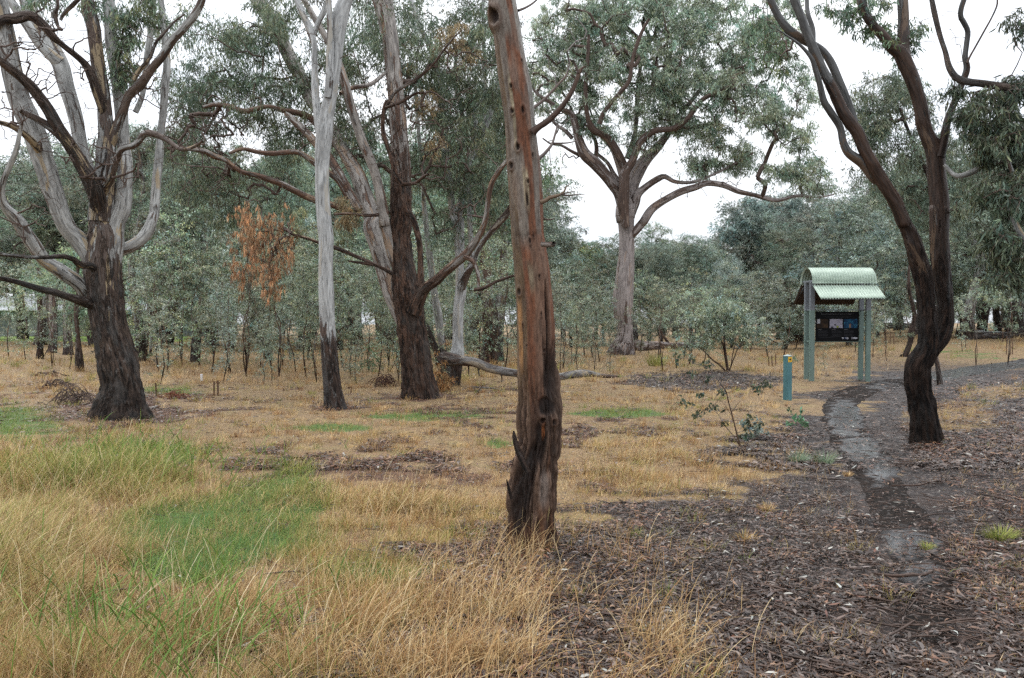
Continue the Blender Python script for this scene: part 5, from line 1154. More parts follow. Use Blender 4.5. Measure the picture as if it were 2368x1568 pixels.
    # thick far trunks seen on the left and beside the logs
    for i, (spec, d, lab, mat, bl) in enumerate([
        ("P 2268 778 24; 2272 740 22; 2280 690 23; 2286 650 25; 2292 600 22; 2300 540 16", 50., 'distant thick leaning dark trunk behind the pale logs', BARK_DARK, [(2300, 500, 60, 60, 0, 3, 40), (2350, 560, 40, 40, 0, 2, 16)]),
        ("P 1128 850 50; 1130 790 30; 1128 720 28; 1124 640 28; 1120 560 24; 1130 480 20", 31., 'thick pink-brown trunk deep in the wood, just left of the wet nearest trunk', BARK_BROWN, [(1140, 420, 60, 60, 0, 2, 36)]),
        ("P 1155 845 26; 1152 790 16; 1150 730 15; 1156 650 14; 1165 560 12", 33., 'pale trunk beside the pink-brown one, almost touching the wet trunk', BARK_GUM, [(1180, 520, 40, 60, 0, 2, 20)]),
        ("P 92 842 18; 93 800 13; 94 760 12; 92 700 11; 90 620 8", 36., 'thin straight trunk at left, first in the gap showing the paddock', BARK_DARK, [(95, 650, 50, 40, 0, 2, 24)]),
        ("P 158 838 26; 157 800 20; 156 740 19; 155 680 16; 160 600 14", 40., 'pale trunk in the gap showing the paddock, nearest the massive gum', BARK_FAR, [(165, 600, 50, 50, 0, 2, 26)]),
        ("P 120 836 24; 122 800 18; 122 740 16; 120 660 14", 42., 'rough trunk in the middle of the gap showing the paddock', BARK_FAR, [(110, 620, 50, 40, 0, 2, 26)]),
        ("P 184 872 24; 184 850 20; 183 830 18; 180 780 10; 176 720 10; 182 660 9; 178 600 8", 27., 'forked brown sapling trunk left of the massive gum foot', BARK_DARK, [(200, 700, 36, 60, 0, 1, 22), (175, 620, 40, 50, 0, 1, 18)]),
        ("P 332 842 16; 334 810 13; 338 780 12; 344 740 10; 352 660 8", 38., 'dark leaning trunk just right of the massive gum foot', BARK_DARK, [(360, 640, 40, 50, 0, 2, 22)]),
        ("P 346 840 8; 348 810 7; 350 780 7; 356 700 6", 39., 'thin pale trunk beside the dark leaning one', BARK_WHITE, [(370, 660, 30, 40, 0, 2, 12)])]):
        c = parse(spec); t = Tree('woodland_gum', (c[0, 0], 1), lab, mat, d=d); x, y, z = ground_x(c[0, 0], d); t.z0 = z; t.root.location = (x, y, z)
        t.trunk(spec, rg=(.8, .4, .3), tone=(.6, .5), sides=14, step=.15)
        t.crown(bl, .5, 70, .16, .035, np.concatenate([P_MID, P_GREY]), step=.4, jit=.3, tip=.006)
    return ps, pa
# ------------------------------------------------------------------ built things
def bm_box(g, x0, x1, y0, y1, z0, z1):
    V = np.array([(x, y, z) for x in (x0, x1) for y in (y0, y1) for z in (z0, z1)], float)
    g.add(V, [np.array([[0, 1, 3, 2], [4, 6, 7, 5], [0, 4, 5, 1], [2, 3, 7, 6], [0, 2, 6, 4], [1, 5, 7, 3]])])

def bevelled(name, parent, mat, boxes, w=.006):
    g = Geo()
    for b in boxes: bm_box(g, *b)
    o = g.obj(name, mat, parent, smooth=False)
    m = o.modifiers.new('bevel', 'BEVEL'); m.width = w; m.segments = 2; m.limit_method = 'ANGLE'
    return o

def corrugated(name, parent, mat, x0, x1, prof, pitch=.076, amp=.020, thick=.002):
    """prof: list of (y, z) across the corrugations; ribs run along prof, waves along x"""
    nx = int((x1 - x0) / pitch * 10) + 1; X = np.linspace(x0, x1, nx); wv = amp * np.cos((X - x0) / pitch * 2 * PI)
    p = np.array(prof, float); t = np.gradient(p, axis=0); t /= np.linalg.norm(t, axis=1)[:, None]; nr = np.stack([-t[:, 1], t[:, 0]], 1)
    if nr[:, 1].mean() < 0: nr = -nr
    g = Geo()
    def sheet(off):
        V = np.zeros((len(p), nx, 3)); V[..., 0] = X[None]
        V[..., 1] = p[:, 0:1] + nr[:, 0:1] * (wv[None] + off); V[..., 2] = p[:, 1:2] + nr[:, 1:2] * (wv[None] + off); return V.reshape(-1, 3)
    i = np.arange(len(p) - 1)[:, None] * nx + np.arange(nx - 1)[None]
    F = np.stack([i, i + 1, i + nx + 1, i + nx], -1).reshape(-1, 4)
    n = len(p) * nx
    edge = lambda a, b: np.stack([a[:-1], a[1:], b[1:], b[:-1]], 1)
    r0 = np.arange(nx); r1 = (len(p) - 1) * nx + np.arange(nx); c0 = np.arange(len(p)) * nx; c1 = c0 + nx - 1
    g.add(np.concatenate([sheet(thick), sheet(0)]), [F, F[:, ::-1] + n] + [edge(e, e + n) for e in (r0, r1, c0, c1)])
    return g.obj(name, mat, parent)

def text_part(name, body, parent, mat, loc, size, align='CENTER'):
    cu = bpy.data.curves.new(name, 'FONT'); cu.body = body; cu.size = size; cu.align_x = align; cu.align_y = 'CENTER'; cu.extrude = .0006
    dg = bpy.data.objects.new(name, cu); C.objects.link(dg)
    bpy.context.view_layer.update()
    me = bpy.data.meshes.new_from_object(dg.evaluated_get(bpy.context.evaluated_depsgraph_get())); bpy.data.objects.remove(dg); bpy.data.curves.remove(cu)
    o = bpy.data.objects.new(name, me); C.objects.link(o); me.materials.clear(); me.materials.append(mat)
    o.parent = parent; o.location = loc; o.rotation_euler = (PI / 2, 0, 0)
    return o

def shelter():
    d = 22.75; dp = .25; x0 = 8.20
    X, Y = 9.07, 23.0; z = float(gz(X, Y))
    t = NT('painted_steel_post'); pos = t.n('ShaderNodeTexCoord').outputs['Object']; sp = t.n('ShaderNodeSeparateXYZ'); t.set(sp.inputs[0], pos)
    nn = t.noise(t.map(pos, (12, 12, 2)), 1, 5, .6)
    up = t.ramp(t.math('ADD', t.math('MULTIPLY', t.math('SUBTRACT', sp.outputs[2], 1.0), .5), t.math('MULTIPLY', nn, .06)), [(.49, 0), (.505, 1)])
    c = t.mix(t.ramp(nn, [(.3, 0), (.7, 1)]), (.11, .165, .145), (.15, .21, .185)); c = t.mix(up, c, t.mix(nn, (.14, .155, .175), (.20, .215, .235)))
    post = t.done(t.pbsdf(c, .45, .4))
    t = NT('green_roof_sheet'); pos = t.n('ShaderNodeTexCoord').outputs['Object']; nn = t.noise(t.map(pos, (3, 14, 14)), 1, 5, .65); n2 = t.noise(pos, 40, 4, .6)
    c = t.mix(t.ramp(nn, [(.32, 0), (.6, 1)]), (.27, .345, .285), (.43, .52, .43)); c = t.mix(t.ramp(n2, [(.6, 0), (.8, .5)]), c, (.16, .20, .16))
    roofm = t.done(t.pbsdf(c, .38, .5))
    t = NT('roof_underside'); c = (.06, .04, .03); under = t.done(t.pbsdf(c, .7, .3))
    root = empty('information_shelter', (X, Y, z), 'green steel shelter with rounded corrugated roof and black information board beside the path', 'information shelter')
    R = lambda a: a
    for (cx, cy) in ((8.30, Y - dp), (8.335, Y + dp), (9.853, Y - dp), (9.868, Y + dp)):
        bevelled('post', root, post, [(cx - .065, cx + .065, cy - .045, cy + .045, z - .1, z + 2.72)], .008)
    ra, rb = 8.22, 10.0
    th = np.linspace(-.08, PI + .08, 26)
    corrugated('curved_roof', root, roofm, ra, rb, [(Y - .46 * math.cos(a), z + 2.70 + .41 * math.sin(a)) for a in th])
    corrugated('front_awning', root, roofm, ra + .01, rb - .01, [(Y - .42 - .62 * u, z + 2.625 - .385 * u) for u in np.linspace(0, 1, 6)])
    corrugated('rear_awning', root, under, ra + .01, rb - .01, [(Y + .40 + .66 * u, z + 2.655 - .54 * u) for u in np.linspace(0, 1, 6)])
    for cx in (8.30, 9.86):
        g = Geo(); 
        for sgn in (-1, 1):
            a = np.array([cx, Y + sgn * .42, z + 2.60]); b = np.array([cx, Y + sgn * 1.0, z + 2.225])
            o = bevelled('awning_bracket', root, post, [(cx - .02, cx + .02, Y + sgn * .30 - .02, Y + sgn * .30 + .02, z + 2.60, z + 2.64)], .003)
            P, V2 = np.stack([a, b])[None], np.full((1, 2), .02); V, F, *_ = tubes(P, V2, 4); gg = Geo(); gg.add(V.reshape(-1, 3), [F]); gg.obj('awning_bracket', post, root, smooth=False)
        bevelled('roof_beam', root, post, [(cx - .025, cx + .025, Y - .44, Y + .44, z + 2.72, z + 2.77)], .004)
    bevelled('roof_beam', root, post, [(ra + .06, rb - .06, Y - .99, Y - .95, z + 2.215, z + 2.25)], .004)
    for zz in (1.93, 1.05):
        for cx in (8.318, 9.86): bevelled('tie_bar', root, post, [(cx - .012, cx + .012, Y - dp + .046, Y + dp - .046, z + zz, z + zz + .035)], .003)
        bevelled('tie_bar', root, post, [(8.32, 9.86, Y + .016, Y + .036, z + zz, z + zz + .03)], .003)
    blk = plain_mat('board_black', (.006, .006, .007), .6, .08, var=.1)
    px0, px1, pz0, pz1 = 8.49, 9.70, z + 1.075, z + 1.905
    board = bevelled('board', root, blk, [(px0, px1, Y - .012, Y + .012, pz0, pz1)], .002)
    white = plain_mat('print_white', (.42, .42, .46), .6, .1, var=.05); dim = plain_mat('print_grey', (.13, .13, .14), .6, .1, var=.05); faint = plain_mat('print_faint', (.035, .035, .04), .6, .1, var=.05)
    W = px1 - px0; Hh = pz1 - pz0
    def bx(u): return px0 + u * W - X
    def bz(v): return pz1 - v * Hh - z
    yf = -.0135
    # children of the board, in the shelter's frame
    def quad(name, u0, u1, v0, v1, mat, off=0.0):
        g = Geo(); bm_box(g, X + bx(u0), X + bx(u1), Y + yf - .001 - off, Y + yf + .001 - off, z + bz(v1), z + bz(v0)); o = g.obj(name, mat, root, smooth=False); o.parent = board; return o
    def txt(name, body, u, v, size, mat, align='CENTER'):
        o = text_part(name, body, board, mat, (bx(u), yf - .0005, bz(v)), size, align); return o
    txt('title_text', 'Welcome to Stringybark Conservation Reserve', .50, .085, .047, dim)
    # photographs and map on the board
    def pic(name, stops, scale, seed, detail=5):
        t = NT(name); pos = t.n('ShaderNodeTexCoord').outputs['Object']; n = t.noise(t.map(pos, (1, 1, 1), (seed, seed, 0)), scale, detail, .65, .6); return t.done(t.pbsdf(t.ramp(n, stops), .6, .1))
    quad('site_photo', .03, .285, .255, .555, pic('photo_dark', [(.3, (.012, .010, .010)), (.55, (.035, .022, .014)), (.7, (.07, .04, .022))], 9, 2))
    quad('caption_box', .035, .10, .258, .405, white, .0015)
    quad('map_print', .325, .625, .255, .555, pic('map_lines', [(.36, (.03, .03, .04)), (.405, (.05, .05, .06)), (.42, (.28, .27, .33)), (.7, (.34, .33, .39))], 7, 5, 8))
    g = Geo(); a = np.linspace(0, 2 * PI, 18)[:-1]; V = np.stack([X + bx(.505) + .034 * np.cos(a), 0 * a + Y + yf - .0032, z + bz(.515) + .03 * np.sin(a)], 1); g.add(V, [np.arange(17)[None]]); o = g.obj('map_reserve_patch', plain_mat('map_green', (.20, .24, .02), .5, .3), root); o.parent = board
    quad('wildlife_photo', .655, .965, .255, .555, pic('photo_blue', [(.3, (.005, .01, .03)), (.5, (.012, .045, .10)), (.62, (.02, .12, .20)), (.76, (.16, .24, .30))], 12, 9))
    quad('wildlife_figure', .775, .815, .42, .55, plain_mat('photo_tan', (.26, .15, .09), .5, .3, var=.4, scale=30), .0015)
    for u0, hd in ((.055, 1), (.37, 2), (.655, 3)):
        quad('column_heading', u0, u0 + .09, .605, .618, dim)
        for i in range(8 if hd != 2 else 9):
            if i in (4,): continue
            quad('text_line', u0, u0 + .25 - .05 * rng.random(), .645 + i * .024, .645 + i * .024 + .009, faint)
    quad('text_line', .08, .45, .865, .875, faint); quad('text_line', .25, .75, .200, .208, faint); quad('text_line', .18, .83, .160, .167, faint)
    quad('website_icon', .612, .652, .865, .925, white); quad('website_icon', .622, .642, .880, .910, dim, .0015)
    fb = quad('social_icon', .672, .706, .865, .925, plain_mat('icon_blue', (.03, .05, .12), .5, .3, var=.02)); txt('social_icon_letter', 'f', .69, .895, .055, white)
    quad('social_icon', .716, .757, .865, .925, white)
    g = Geo(); a = np.linspace(0, 2 * PI, 25)
    for r_ in (.011,):
        for k in range(24):
            V = np.array([(X + bx(.7365) + rr * math.cos(a[k + q]), Y + yf - .003, z + bz(.895) + rr * math.sin(a[k + q])) for q, rr in ((0, r_), (1, r_), (1, r_ + .005), (0, r_ + .005))]); g.add(V, [np.array([[0, 1, 2, 3]])])
    o = g.obj('camera_icon_ring', blk, root); o.parent = board
    quad('agency_logo', .83, .965, .868, .922, white); quad('agency_emblem', .84, .865, .875, .915, plain_mat('logo_dark', (.06, .05, .09), .5, .3), .0015)

def marker_post():
    d = base_depth(1821, 921); x, y, z = ground_x(1821, d)
    root = empty('marker_post', (x, y, z), 'short teal square post with yellow arrow tag, beside the path', 'marker post')
    t = NT('teal_paint'); pos = t.n('ShaderNodeTexCoord').outputs['Object']; n = t.noise(t.map(pos, (10, 10, 3)), 1, 6, .65)
    c = t.mix(t.ramp(n, [(.3, 0), (.65, 1)]), (.045, .12, .135), (.075, .185, .20)); c = t.mix(t.ramp(n, [(.62, 0), (.75, .6)]), c, (.12, .22, .22))
    m = t.done(t.pbsdf(c, .6, .3, t.bump(n, .3, .005)))
    H = .90; w = .064; a = math.radians(28); cs, sn = math.cos(a), math.sin(a)
    def rot(V): V = np.array(V, float); return np.stack([V[:, 0] * cs - V[:, 1] * sn + x, V[:, 0] * sn + V[:, 1] * cs + y, V[:, 2] + z], 1)
    V = [(sx * w, sy * w, zz) for zz in (-.1, H) for sx, sy in ((-1, -1), (1, -1), (1, 1), (-1, 1))]
    g = Geo(); g.add(rot(V), [np.array([[0, 1, 5, 4], [1, 2, 6, 5], [2, 3, 7, 6], [3, 0, 4, 7], [4, 5, 6, 7]])]); o = g.obj('post_body', m, root, smooth=False)
    b = o.modifiers.new('bevel', 'BEVEL'); b.width = .006; b.segments = 2
    g = Geo(); V = [(sx * (w + .004), sy * (w + .004), H - .001) for sx, sy in ((-1, -1), (1, -1), (1, 1), (-1, 1))] + [(sx * (w + .004), sy * (w + .004), H + .006) for sx, sy in ((-1, -1), (1, -1), (1, 1), (-1, 1))] + [(0, 0, H + .035)]
    g.add(rot(V), [np.array([[0, 1, 5, 4], [1, 2, 6, 5], [2, 3, 7, 6], [3, 0, 4, 7]]), np.array([[4, 5, 8], [5, 6, 8], [6, 7, 8], [7, 4, 8]])]); g.obj('post_cap', plain_mat('cap_pale', (.42, .52, .52), .4, .4), root, smooth=False)
    # tag on the face turned to the right
    yel = plain_mat('tag_yellow', (.62, .36, .02), .45, .4, var=.05); blk = plain_mat('tag_black', (.015, .012, .01), .5, .3)
    fy = -(w + .003)
    def face(pts, off): return rot([(u, fy - off, v) for u, v in pts])
    s = .056
    g = Geo(); P0 = face([(-s, H - .125), (s, H - .125), (s, H - .012), (-s, H - .012)], 0); g.add(P0, [np.array([[0, 1, 2, 3]])]); tg = g.obj('arrow_tag', yel, root, smooth=False)
    sm = tg.modifiers.new('thick', 'SOLIDIFY'); sm.thickness = .003
    zc = H - .068
    g = Geo(); g.add(face([(-.034, zc - .009), (.006, zc - .009), (.006, zc + .009), (-.034, zc + .009)], .004), [np.array([[0, 1, 2, 3]])]); g.add(face([(.004, zc - .027), (.036, zc), (.004, zc + .027)], .004), [np.array([[0, 1, 2]])]); o = g.obj('arrow', blk, root, smooth=False); o.parent = tg

def shed():
    X, Y = -46., 92.; z = float(gz(X, Y))
    root = empty('farm_shed', (X, Y, z), 'long low pale-roofed shed beyond the green paddock at the far left', 'shed')
    wall = plain_mat('shed_wall', (.24, .26, .27), .7, .3, stretch=(6, 1, .2), scale=1); roof = plain_mat('shed_roof', (.62, .64, .66), .5, .4, var=.06)
    bevelled('wall', root, wall, [(X - 14, X + 12, Y, Y + 9, z - .2, z + 2.9)], .02)
    g = Geo(); V = [(X - 14.6, Y - .6, z + 2.85), (X + 12.6, Y - .6, z + 2.85), (X + 12.6, Y + 4.5, z + 4.6), (X - 14.6, Y + 4.5, z + 4.6), (X + 12.6, Y + 9.6, z + 2.85), (X - 14.6, Y + 9.6, z + 2.85)]
    V2 = [(a, b, c + .12) for a, b, c in V]
    g.add(np.array(V + V2), [np.array([[6, 7, 8, 9], [9, 8, 10, 11], [0, 3, 2, 1], [3, 5, 4, 2], [0, 1, 7, 6], [4, 5, 11, 10], [1, 2, 8, 7], [2, 4, 10, 8], [0, 6, 9, 3], [3, 9, 11, 5]])]); g.obj('roof', roof, root, smooth=False)
    for k in range(3): bevelled('roller_door', root, plain_mat('shed_door', (.34, .35, .35), .6, .3), [(X - 10 + k * 7.5, X - 6.6 + k * 7.5, Y - .04, Y + .02, z, z + 2.4)], .02)

# ------------------------------------------------------------------ fallen wood, brush, stakes, small plants
def log_(name, spec, d0, d1, label, mat, z=None, cat='log', rg=(.3, .3), tone=(.4, .4), sides=18, step=.06, lift=None, limbs=(), **kw):
    c = parse(spec); x, y = ground_at(c[0, 0], c[0, 1])
    P0 = at(c[0, 0], c[0, 1], d0); root = empty(name, (P0[0], P0[1], float(gz(P0[0], P0[1]))), label, cat)
    g = Geo(); limb(g, spec, d0, d1, rg=rg, tone=tone, sides=sides, step=step, **kw)
    # close the sawn or broken ends
    n = len(g.V[0]) // sides; g.add(np.zeros((0, 3)), [])if False else None
    V = g.V[0]; e0, e1 = V[:sides], V[-sides:]
    for k, e in enumerate((e0, e1)):
        cen = e.mean(0); nn = len(g.V[0])
    o = g.obj('log_body', mat, root)
    for s, a, b in limbs:
        gg = Geo(); limb(gg, s, a, b, rg=rg, tone=tone, sides=8, step=.05); gg.obj('broken_branch', mat, root)
    return root

def lying(name, pts, r, label, mat, cat='log', group=None, tone=.4, rg=.3, wig=.05, subs=()):
    """a log lying on the ground: pts display px of its axis on the ground; r radii in metres"""
    p = np.array(pts, float); x, y = ground_at(p[:, 0], p[:, 1]); rr = np.interp(np.linspace(0, 1, len(p)), np.linspace(0, 1, len(r)), r)
    P = np.stack([x, y, gz(x, y) + rr * .75], 1)
    root = empty(name, tuple(P[len(P) // 2] * [1, 1, 0] + [0, 0, float(gz(*P[len(P) // 2][:2]))]), label, cat, group)
    g = Geo(); Q = catmull(np.column_stack([P, rr]), max(14, int(np.linalg.norm(P[-1] - P[0]) / .08)))
    P_, R_ = Q[:, :3], Q[:, 3].copy(); R_[0] *= .02; R_[-1] *= .02
    P_ = np.concatenate([P_[:1], P_[:1] + (P_[1] - P_[0]) * .02, P_[1:-1], P_[-1:] - (P_[-1] - P_[-2]) * .02, P_[-1:]]); R_ = np.concatenate([R_[:1], [Q[0, 3]], Q[1:-1, 3], [Q[-1, 3]], R_[-1:]])
    P_[:, 0] += (vnoise(np.arange(len(P_)) * .3, np.arange(len(P_)) * 0. + r[0] * 99) - .5) * wig; P_[:, 2] += (vnoise(np.arange(len(P_)) * .3, np.arange(len(P_)) * 0. + r[0] * 33) - .5) * wig * .6
    V, F, th, L, dirs = tubes(P_[None], R_[None], 14); V = V[0] + dirs[0] * ((fbm(np.cos(th)[None] * 2 + 0 * L[0][:, None], np.sin(th)[None] * 2 + 0 * L[0][:, None], L[0][:, None] * 1.2 + 0 * th[None], 3) - .5) * R_[:, None] * .5)[..., None]
    bk = np.stack([np.cos(th)[None] * R_[:, None], np.sin(th)[None] * R_[:, None], L[0][:, None] + 0 * th[None]], -1)
    n = V.reshape(-1, 3).shape[0]; g.add(V.reshape(-1, 3), [F], bk=bk.reshape(-1, 3), rgh=np.full(n, rg), tone=np.full(n, tone)); g.obj('log_body', mat, root)
    for s in subs:   # broken branches rising: list of (px,py,lift m, radius) in display px on the ground
        s = np.array(s, float); x, y = ground_at(s[:, 0], s[:, 1]); Pb = np.stack([x, y, gz(x, y) + s[:, 2]], 1)
        b = branch_mesh([(Pb, s[:, 3])], 7, 8); b.obj('broken_branch', mat, root)
    return root

def brush(px, py, w, h, n, label, mat, arch=True, name='brush_pile', r=.006):
    x0, y0 = ground_at(px, py); x0, y0 = float(x0), float(y0); z0 = float(gz(x0, y0)); k = y0 / FPX
    root = empty(name, (x0, y0, z0), label, 'brush'); polys = []
    for i in range(n):
        a = rng.uniform(0, 2 * PI); cx = x0 + rng.normal() * w * k * .28; cy = y0 + rng.normal() * w * k * .15; Ln = w * k * rng.uniform(.35, .9)
        u = np.linspace(-.5, .5, 7); hz = h * k * rng.uniform(.4, 1.1) * math.exp(-((cx - x0) / (w * k * .5)) ** 2)
        X = cx + Ln * u * math.cos(a) + rng.normal(size=7) * .02; Y = cy + Ln * .6 * u * math.sin(a)
        Z = z0 + hz * (1 - 4 * u * u) * rng.uniform(.6, 1) + rng.normal(size=7) * .012 + .01 + u * rng.normal() * hz * .7
        polys.append((np.stack([X, Y, np.maximum(Z, z0 + .004)], 1), np.array([r, r, r * .9, r * .8, r * .6, r * .4, r * .2]) * rng.uniform(.5, 1.6)))
    branch_mesh(polys, 4, 7).obj('tangled_branches', mat, root); return root

def stake_proto():
    g = Geo(); root = empty('planting_stake'); h = .5
    bm_box(g, -.012, .012, -.012, .012, -.05, h); V = g.V[0]; V[[3, 7]] += [0, 0, -.02]
    o = g.obj('stake_rod', plain_mat('stake_wood', (.13, .075, .05), .8, .2), root, smooth=False); m = o.modifiers.new('bevel', 'BEVEL'); m.width = .002
    return root

def details():
    DEADW = bark_mat('dead_wood', (.20, .19, .18), (.11, .10, .095), (.09, .055, .04), (.05, .035, .028), (.30, .24, .17))
    log_('fallen_log', "D 1205 1000 50; 1240 1010 96; 1300 1020 84; 1370 1026 66; 1450 1040 62; 1560 1082 60; 1730 1112 50; 1800 1120 44; 1860 1130 36", 20.2, 18.6, 'grey fallen trunk raised off the grass, running from the stump to behind the wet trunk', DEADW, rg=(.6, .3, .2), tone=(.7, .4, .4), lump=.12,
         limbs=[("D 1400 1060 12; 1402 1080 11; 1400 1110 8; 1406 1130 5", 19.6, 19.6), ("D 1470 1080 12; 1468 1100 10; 1472 1130 7", 19.4, 19.4), ("D 1620 1120 10; 1624 1150 8; 1620 1172 5", 18.9, 18.9)])
    lying('fallen_branch', [(1285, 882), (1320, 876), (1365, 872), (1400, 875), (1430, 872)], [.10, .12, .07, .03], 'low grey branch lying flat in the leaf litter right of the wet trunk', DEADW)
    lying('hollow_log', [(1473, 812), (1510, 808), (1560, 806), (1620, 802)], [.34, .26, .22, .16], 'thick hollow log lying beside the foot of the great pale gum', BARK_FAR, subs=[[(1548, 806, .2, .10), (1540, 806, .5, .09), (1530, 808, .9, .07), (1525, 808, 1.3, .04)]], tone=.5)
    lying('fallen_log', [(2010, 778), (2050, 776), (2090, 774), (2140, 772)], [.35, .42, .36, .30], 'dark log seen between the shelter and the twin-stem gum', BARK_DARK, tone=.9, rg=.6)
    lying('fallen_log', [(2225, 807), (2260, 806), (2320, 808), (2400, 809)], [.13, .15, .14, .11], 'long pale bleached log lying uppermost in the heap at the right', BARK_WHITE, tone=-.2, rg=0)
    lying('fallen_log', [(2215, 811), (2260, 813), (2320, 812), (2390, 811)], [.24, .22, .20, .16], 'thick shaggy grey log at the bottom of the heap at the right', DEADW, tone=.4, rg=.5, wig=.2)
    lying('fallen_log', [(2330, 810), (2367, 808), (2440, 807)], [.22, .26, .22], 'dark stubby log at the right end of the heap', BARK_DARK, tone=.9, rg=.6)
    lying('fallen_branch', [(1725, 800), (1760, 797), (1800, 797), (1830, 795), (1868, 790)], [.05, .05, .04, .02], 'thin dark fallen branch on the dry grass left of the shelter', BARK_DARK, tone=.9,
          subs=[[(1800, 797, .05, .05), (1775, 797, .45, .045), (1750, 798, .75, .035), (1728, 798, .85, .02)], [(1812, 796, .25, .03), (1790, 796, .5, .025), (1760, 797, .95, .015)]])
    lying('dead_branch', [(1680, 806), (1700, 806), (1720, 806), (1745, 804)], [.05, .05, .04, .02], 'bleached dead branch forking upward behind the leafy shrub', DEADW, tone=-.2, rg=0,
          subs=[[(1712, 806, .1, .05), (1722, 805, .6, .04), (1735, 804, 1.1, .03), (1738, 804, 1.6, .015)], [(1722, 805, .6, .03), (1745, 804, .75, .02), (1765, 804, .8, .01)]])
    lying('dead_branch', [(1050, 908), (1085, 898), (1110, 900), (1140, 902), (1160, 908)], [.012, .018, .016, .006], 'forked pale branch on the ground right of the pale forked gum', DEADW, tone=0, rg=0,
          subs=[[(1112, 900, .03, .016), (1105, 908, .03, .012), (1098, 918, .02, .006)], [(1080, 899, .03, .014), (1095, 905, .05, .010), (1110, 912, .03, .005)]])
    lying('fallen_branch', [(220, 968), (270, 962), (340, 950), (366, 945)], [.02, .035, .03, .03], 'short brown branch with a sawn end at the foot of the massive gum', BARK_BROWN, tone=.6)
    lying('fallen_stick', [(1500, 1286), (1560, 1292), (1620, 1296)], [.008, .011, .006], 'long black wet stick in the leaf litter right of the nearest trunk', BARK_DARK, cat='stick', tone=.9)
    lying('fallen_stick', [(2065, 1122), (2120, 1126), (2190, 1112), (2230, 1106)], [.006, .009, .008, .004], 'thin stick lying across the path edge by the twin-stem gum', BARK_DARK, cat='stick', tone=.9)
    lying('fallen_stick', [(1770, 1348), (1830, 1352), (1900, 1340)], [.008, .010, .005], 'dark curved stick in the litter at the middle of the open ground', BARK_DARK, cat='stick', tone=.9)
    lying('fallen_stick', [(2010, 1325), (2090, 1338), (2170, 1322)], [.007, .010, .005], 'dark stick lying across the wet path', BARK_DARK, cat='stick', tone=.9)
    brush(170, 935, 110, 50, 60, 'tangled arching heap of brown twigs left of the massive gum foot', TWIG, r=.007)
    brush(135, 900, 60, 26, 26, 'small dark heap of sticks farther off, left of the massive gum', TWIG, r=.012)
    brush(885, 893, 60, 34, 50, 'dark round tangle of dead twigs between the white and red trunks', plain_mat('brush_dark', (.075, .035, .028), .8, .2), r=.007)
    brush(405, 922, 60, 22, 26, 'low red-brown heap of bark strips right of the massive gum', plain_mat('brush_red', (.20, .07, .04), .7, .2), r=.008)
    brush(110, 872, 60, 18, 16, 'thin dead sticks on the grass at the far left', TWIG, r=.012)
    # dry orange bracken between red trunk and pale gum
    x, y = ground_at(1015, 905); x, y = float(x), float(y); zz = float(gz(x, y)); root = empty('dead_shrub', (x, y, zz), 'orange-brown dead leafy shrub squeezed between the red and the pale forked trunks', 'shrub')
    T = np.stack([x + rng.normal(size=60) * .17 + .05, y + rng.normal(size=60) * .2, zz + np.abs(rng.normal(size=60)) * .34 + .03], 1)
    branch_mesh(grow(np.array([[x, y, zz], [x, y, zz + .1]]), T, step=.1, jit=.2, tip=.003), 3, 5).obj('stems', TWIG, root)
    g = Geo(); clump_leaves(g, T, .15, 20, .09, .016, np.array([(.30, .17, .07), (.36, .22, .10), (.24, .12, .05)]), .6); g.obj('foliage', GRASS, root)
    # leafy shrub in the clearing
    t = Tree('leafy_shrub', (1680, 859), 'round leafy green shrub with splayed brown stems in the clearing left of the marker post', BARK_DARK, 'shrub')
    K = dict(rg=(.4, .3), tone=(.8, .7), sides=8, step=.06, name='stem')
    t.limb("J 455 750 26; 440 640 20; 425 520 18; 420 420 14; 430 300 8", **K); t.limb("J 465 750 20; 440 680 18; 420 560 14; 400 480 10; 340 400 6", (0, .2), **K); t.limb("J 440 750 18; 390 690 16; 320 640 12; 240 560 9; 160 500 5", (0, -.3), **K); t.limb("J 460 745 14; 500 640 10; 540 540 8; 600 460 5", (0, -.2), **K)
    bl = [(1675, 715, 55, 28, 0, .7, 70), (1640, 745, 50, 30, 0, .7, 60), (1715, 740, 45, 32, 0, .7, 60), (1680, 765, 60, 30, 0, .7, 50), (1625, 785, 40, 26, 0, .6, 34), (1735, 780, 35, 26, -.2, .6, 30), (1590, 790, 30, 30, -.2, .6, 16), (1590, 740, 26, 24, 0, .6, 12), (1765, 770, 16, 30, -.2, .4, 10)]
    t.crown([(*q[:6], int(q[6] * .75)) for q in bl], .25, 40, .085, .032, P_SAP, step=.15, jit=.25, tip=.0028, hang=.5)
    # sparse sapling near the lens
    t = Tree('sparse_sapling', (1713, 1036), 'thin nearly bare sapling with a few dark green leaves, in front of the leafy shrub', BARK_DARK, 'sapling')
    K = dict(rg=(.3, .2), tone=(.7, .6), sides=8, step=.03, name='stem')
    t.limb("J 568 1410 22; 545 1340 16; 530 1280 13; 510 1200 11; 490 1120 11; 460 1010 10; 435 910 10; 390 850 8; 340 770 7; 300 720 6; 250 700 5; 190 680 4; 120 652 3", (0, -.4), **K)
    t.limb("J 565 1400 14; 510 1310 8; 470 1260 7; 400 1170 5; 370 1110 4; 300 1060 3", (0, .2), **K); t.limb("J 575 1400 8; 650 1340 6; 720 1300 5; 800 1275 4; 880 1260 2", (0, .2), **K)
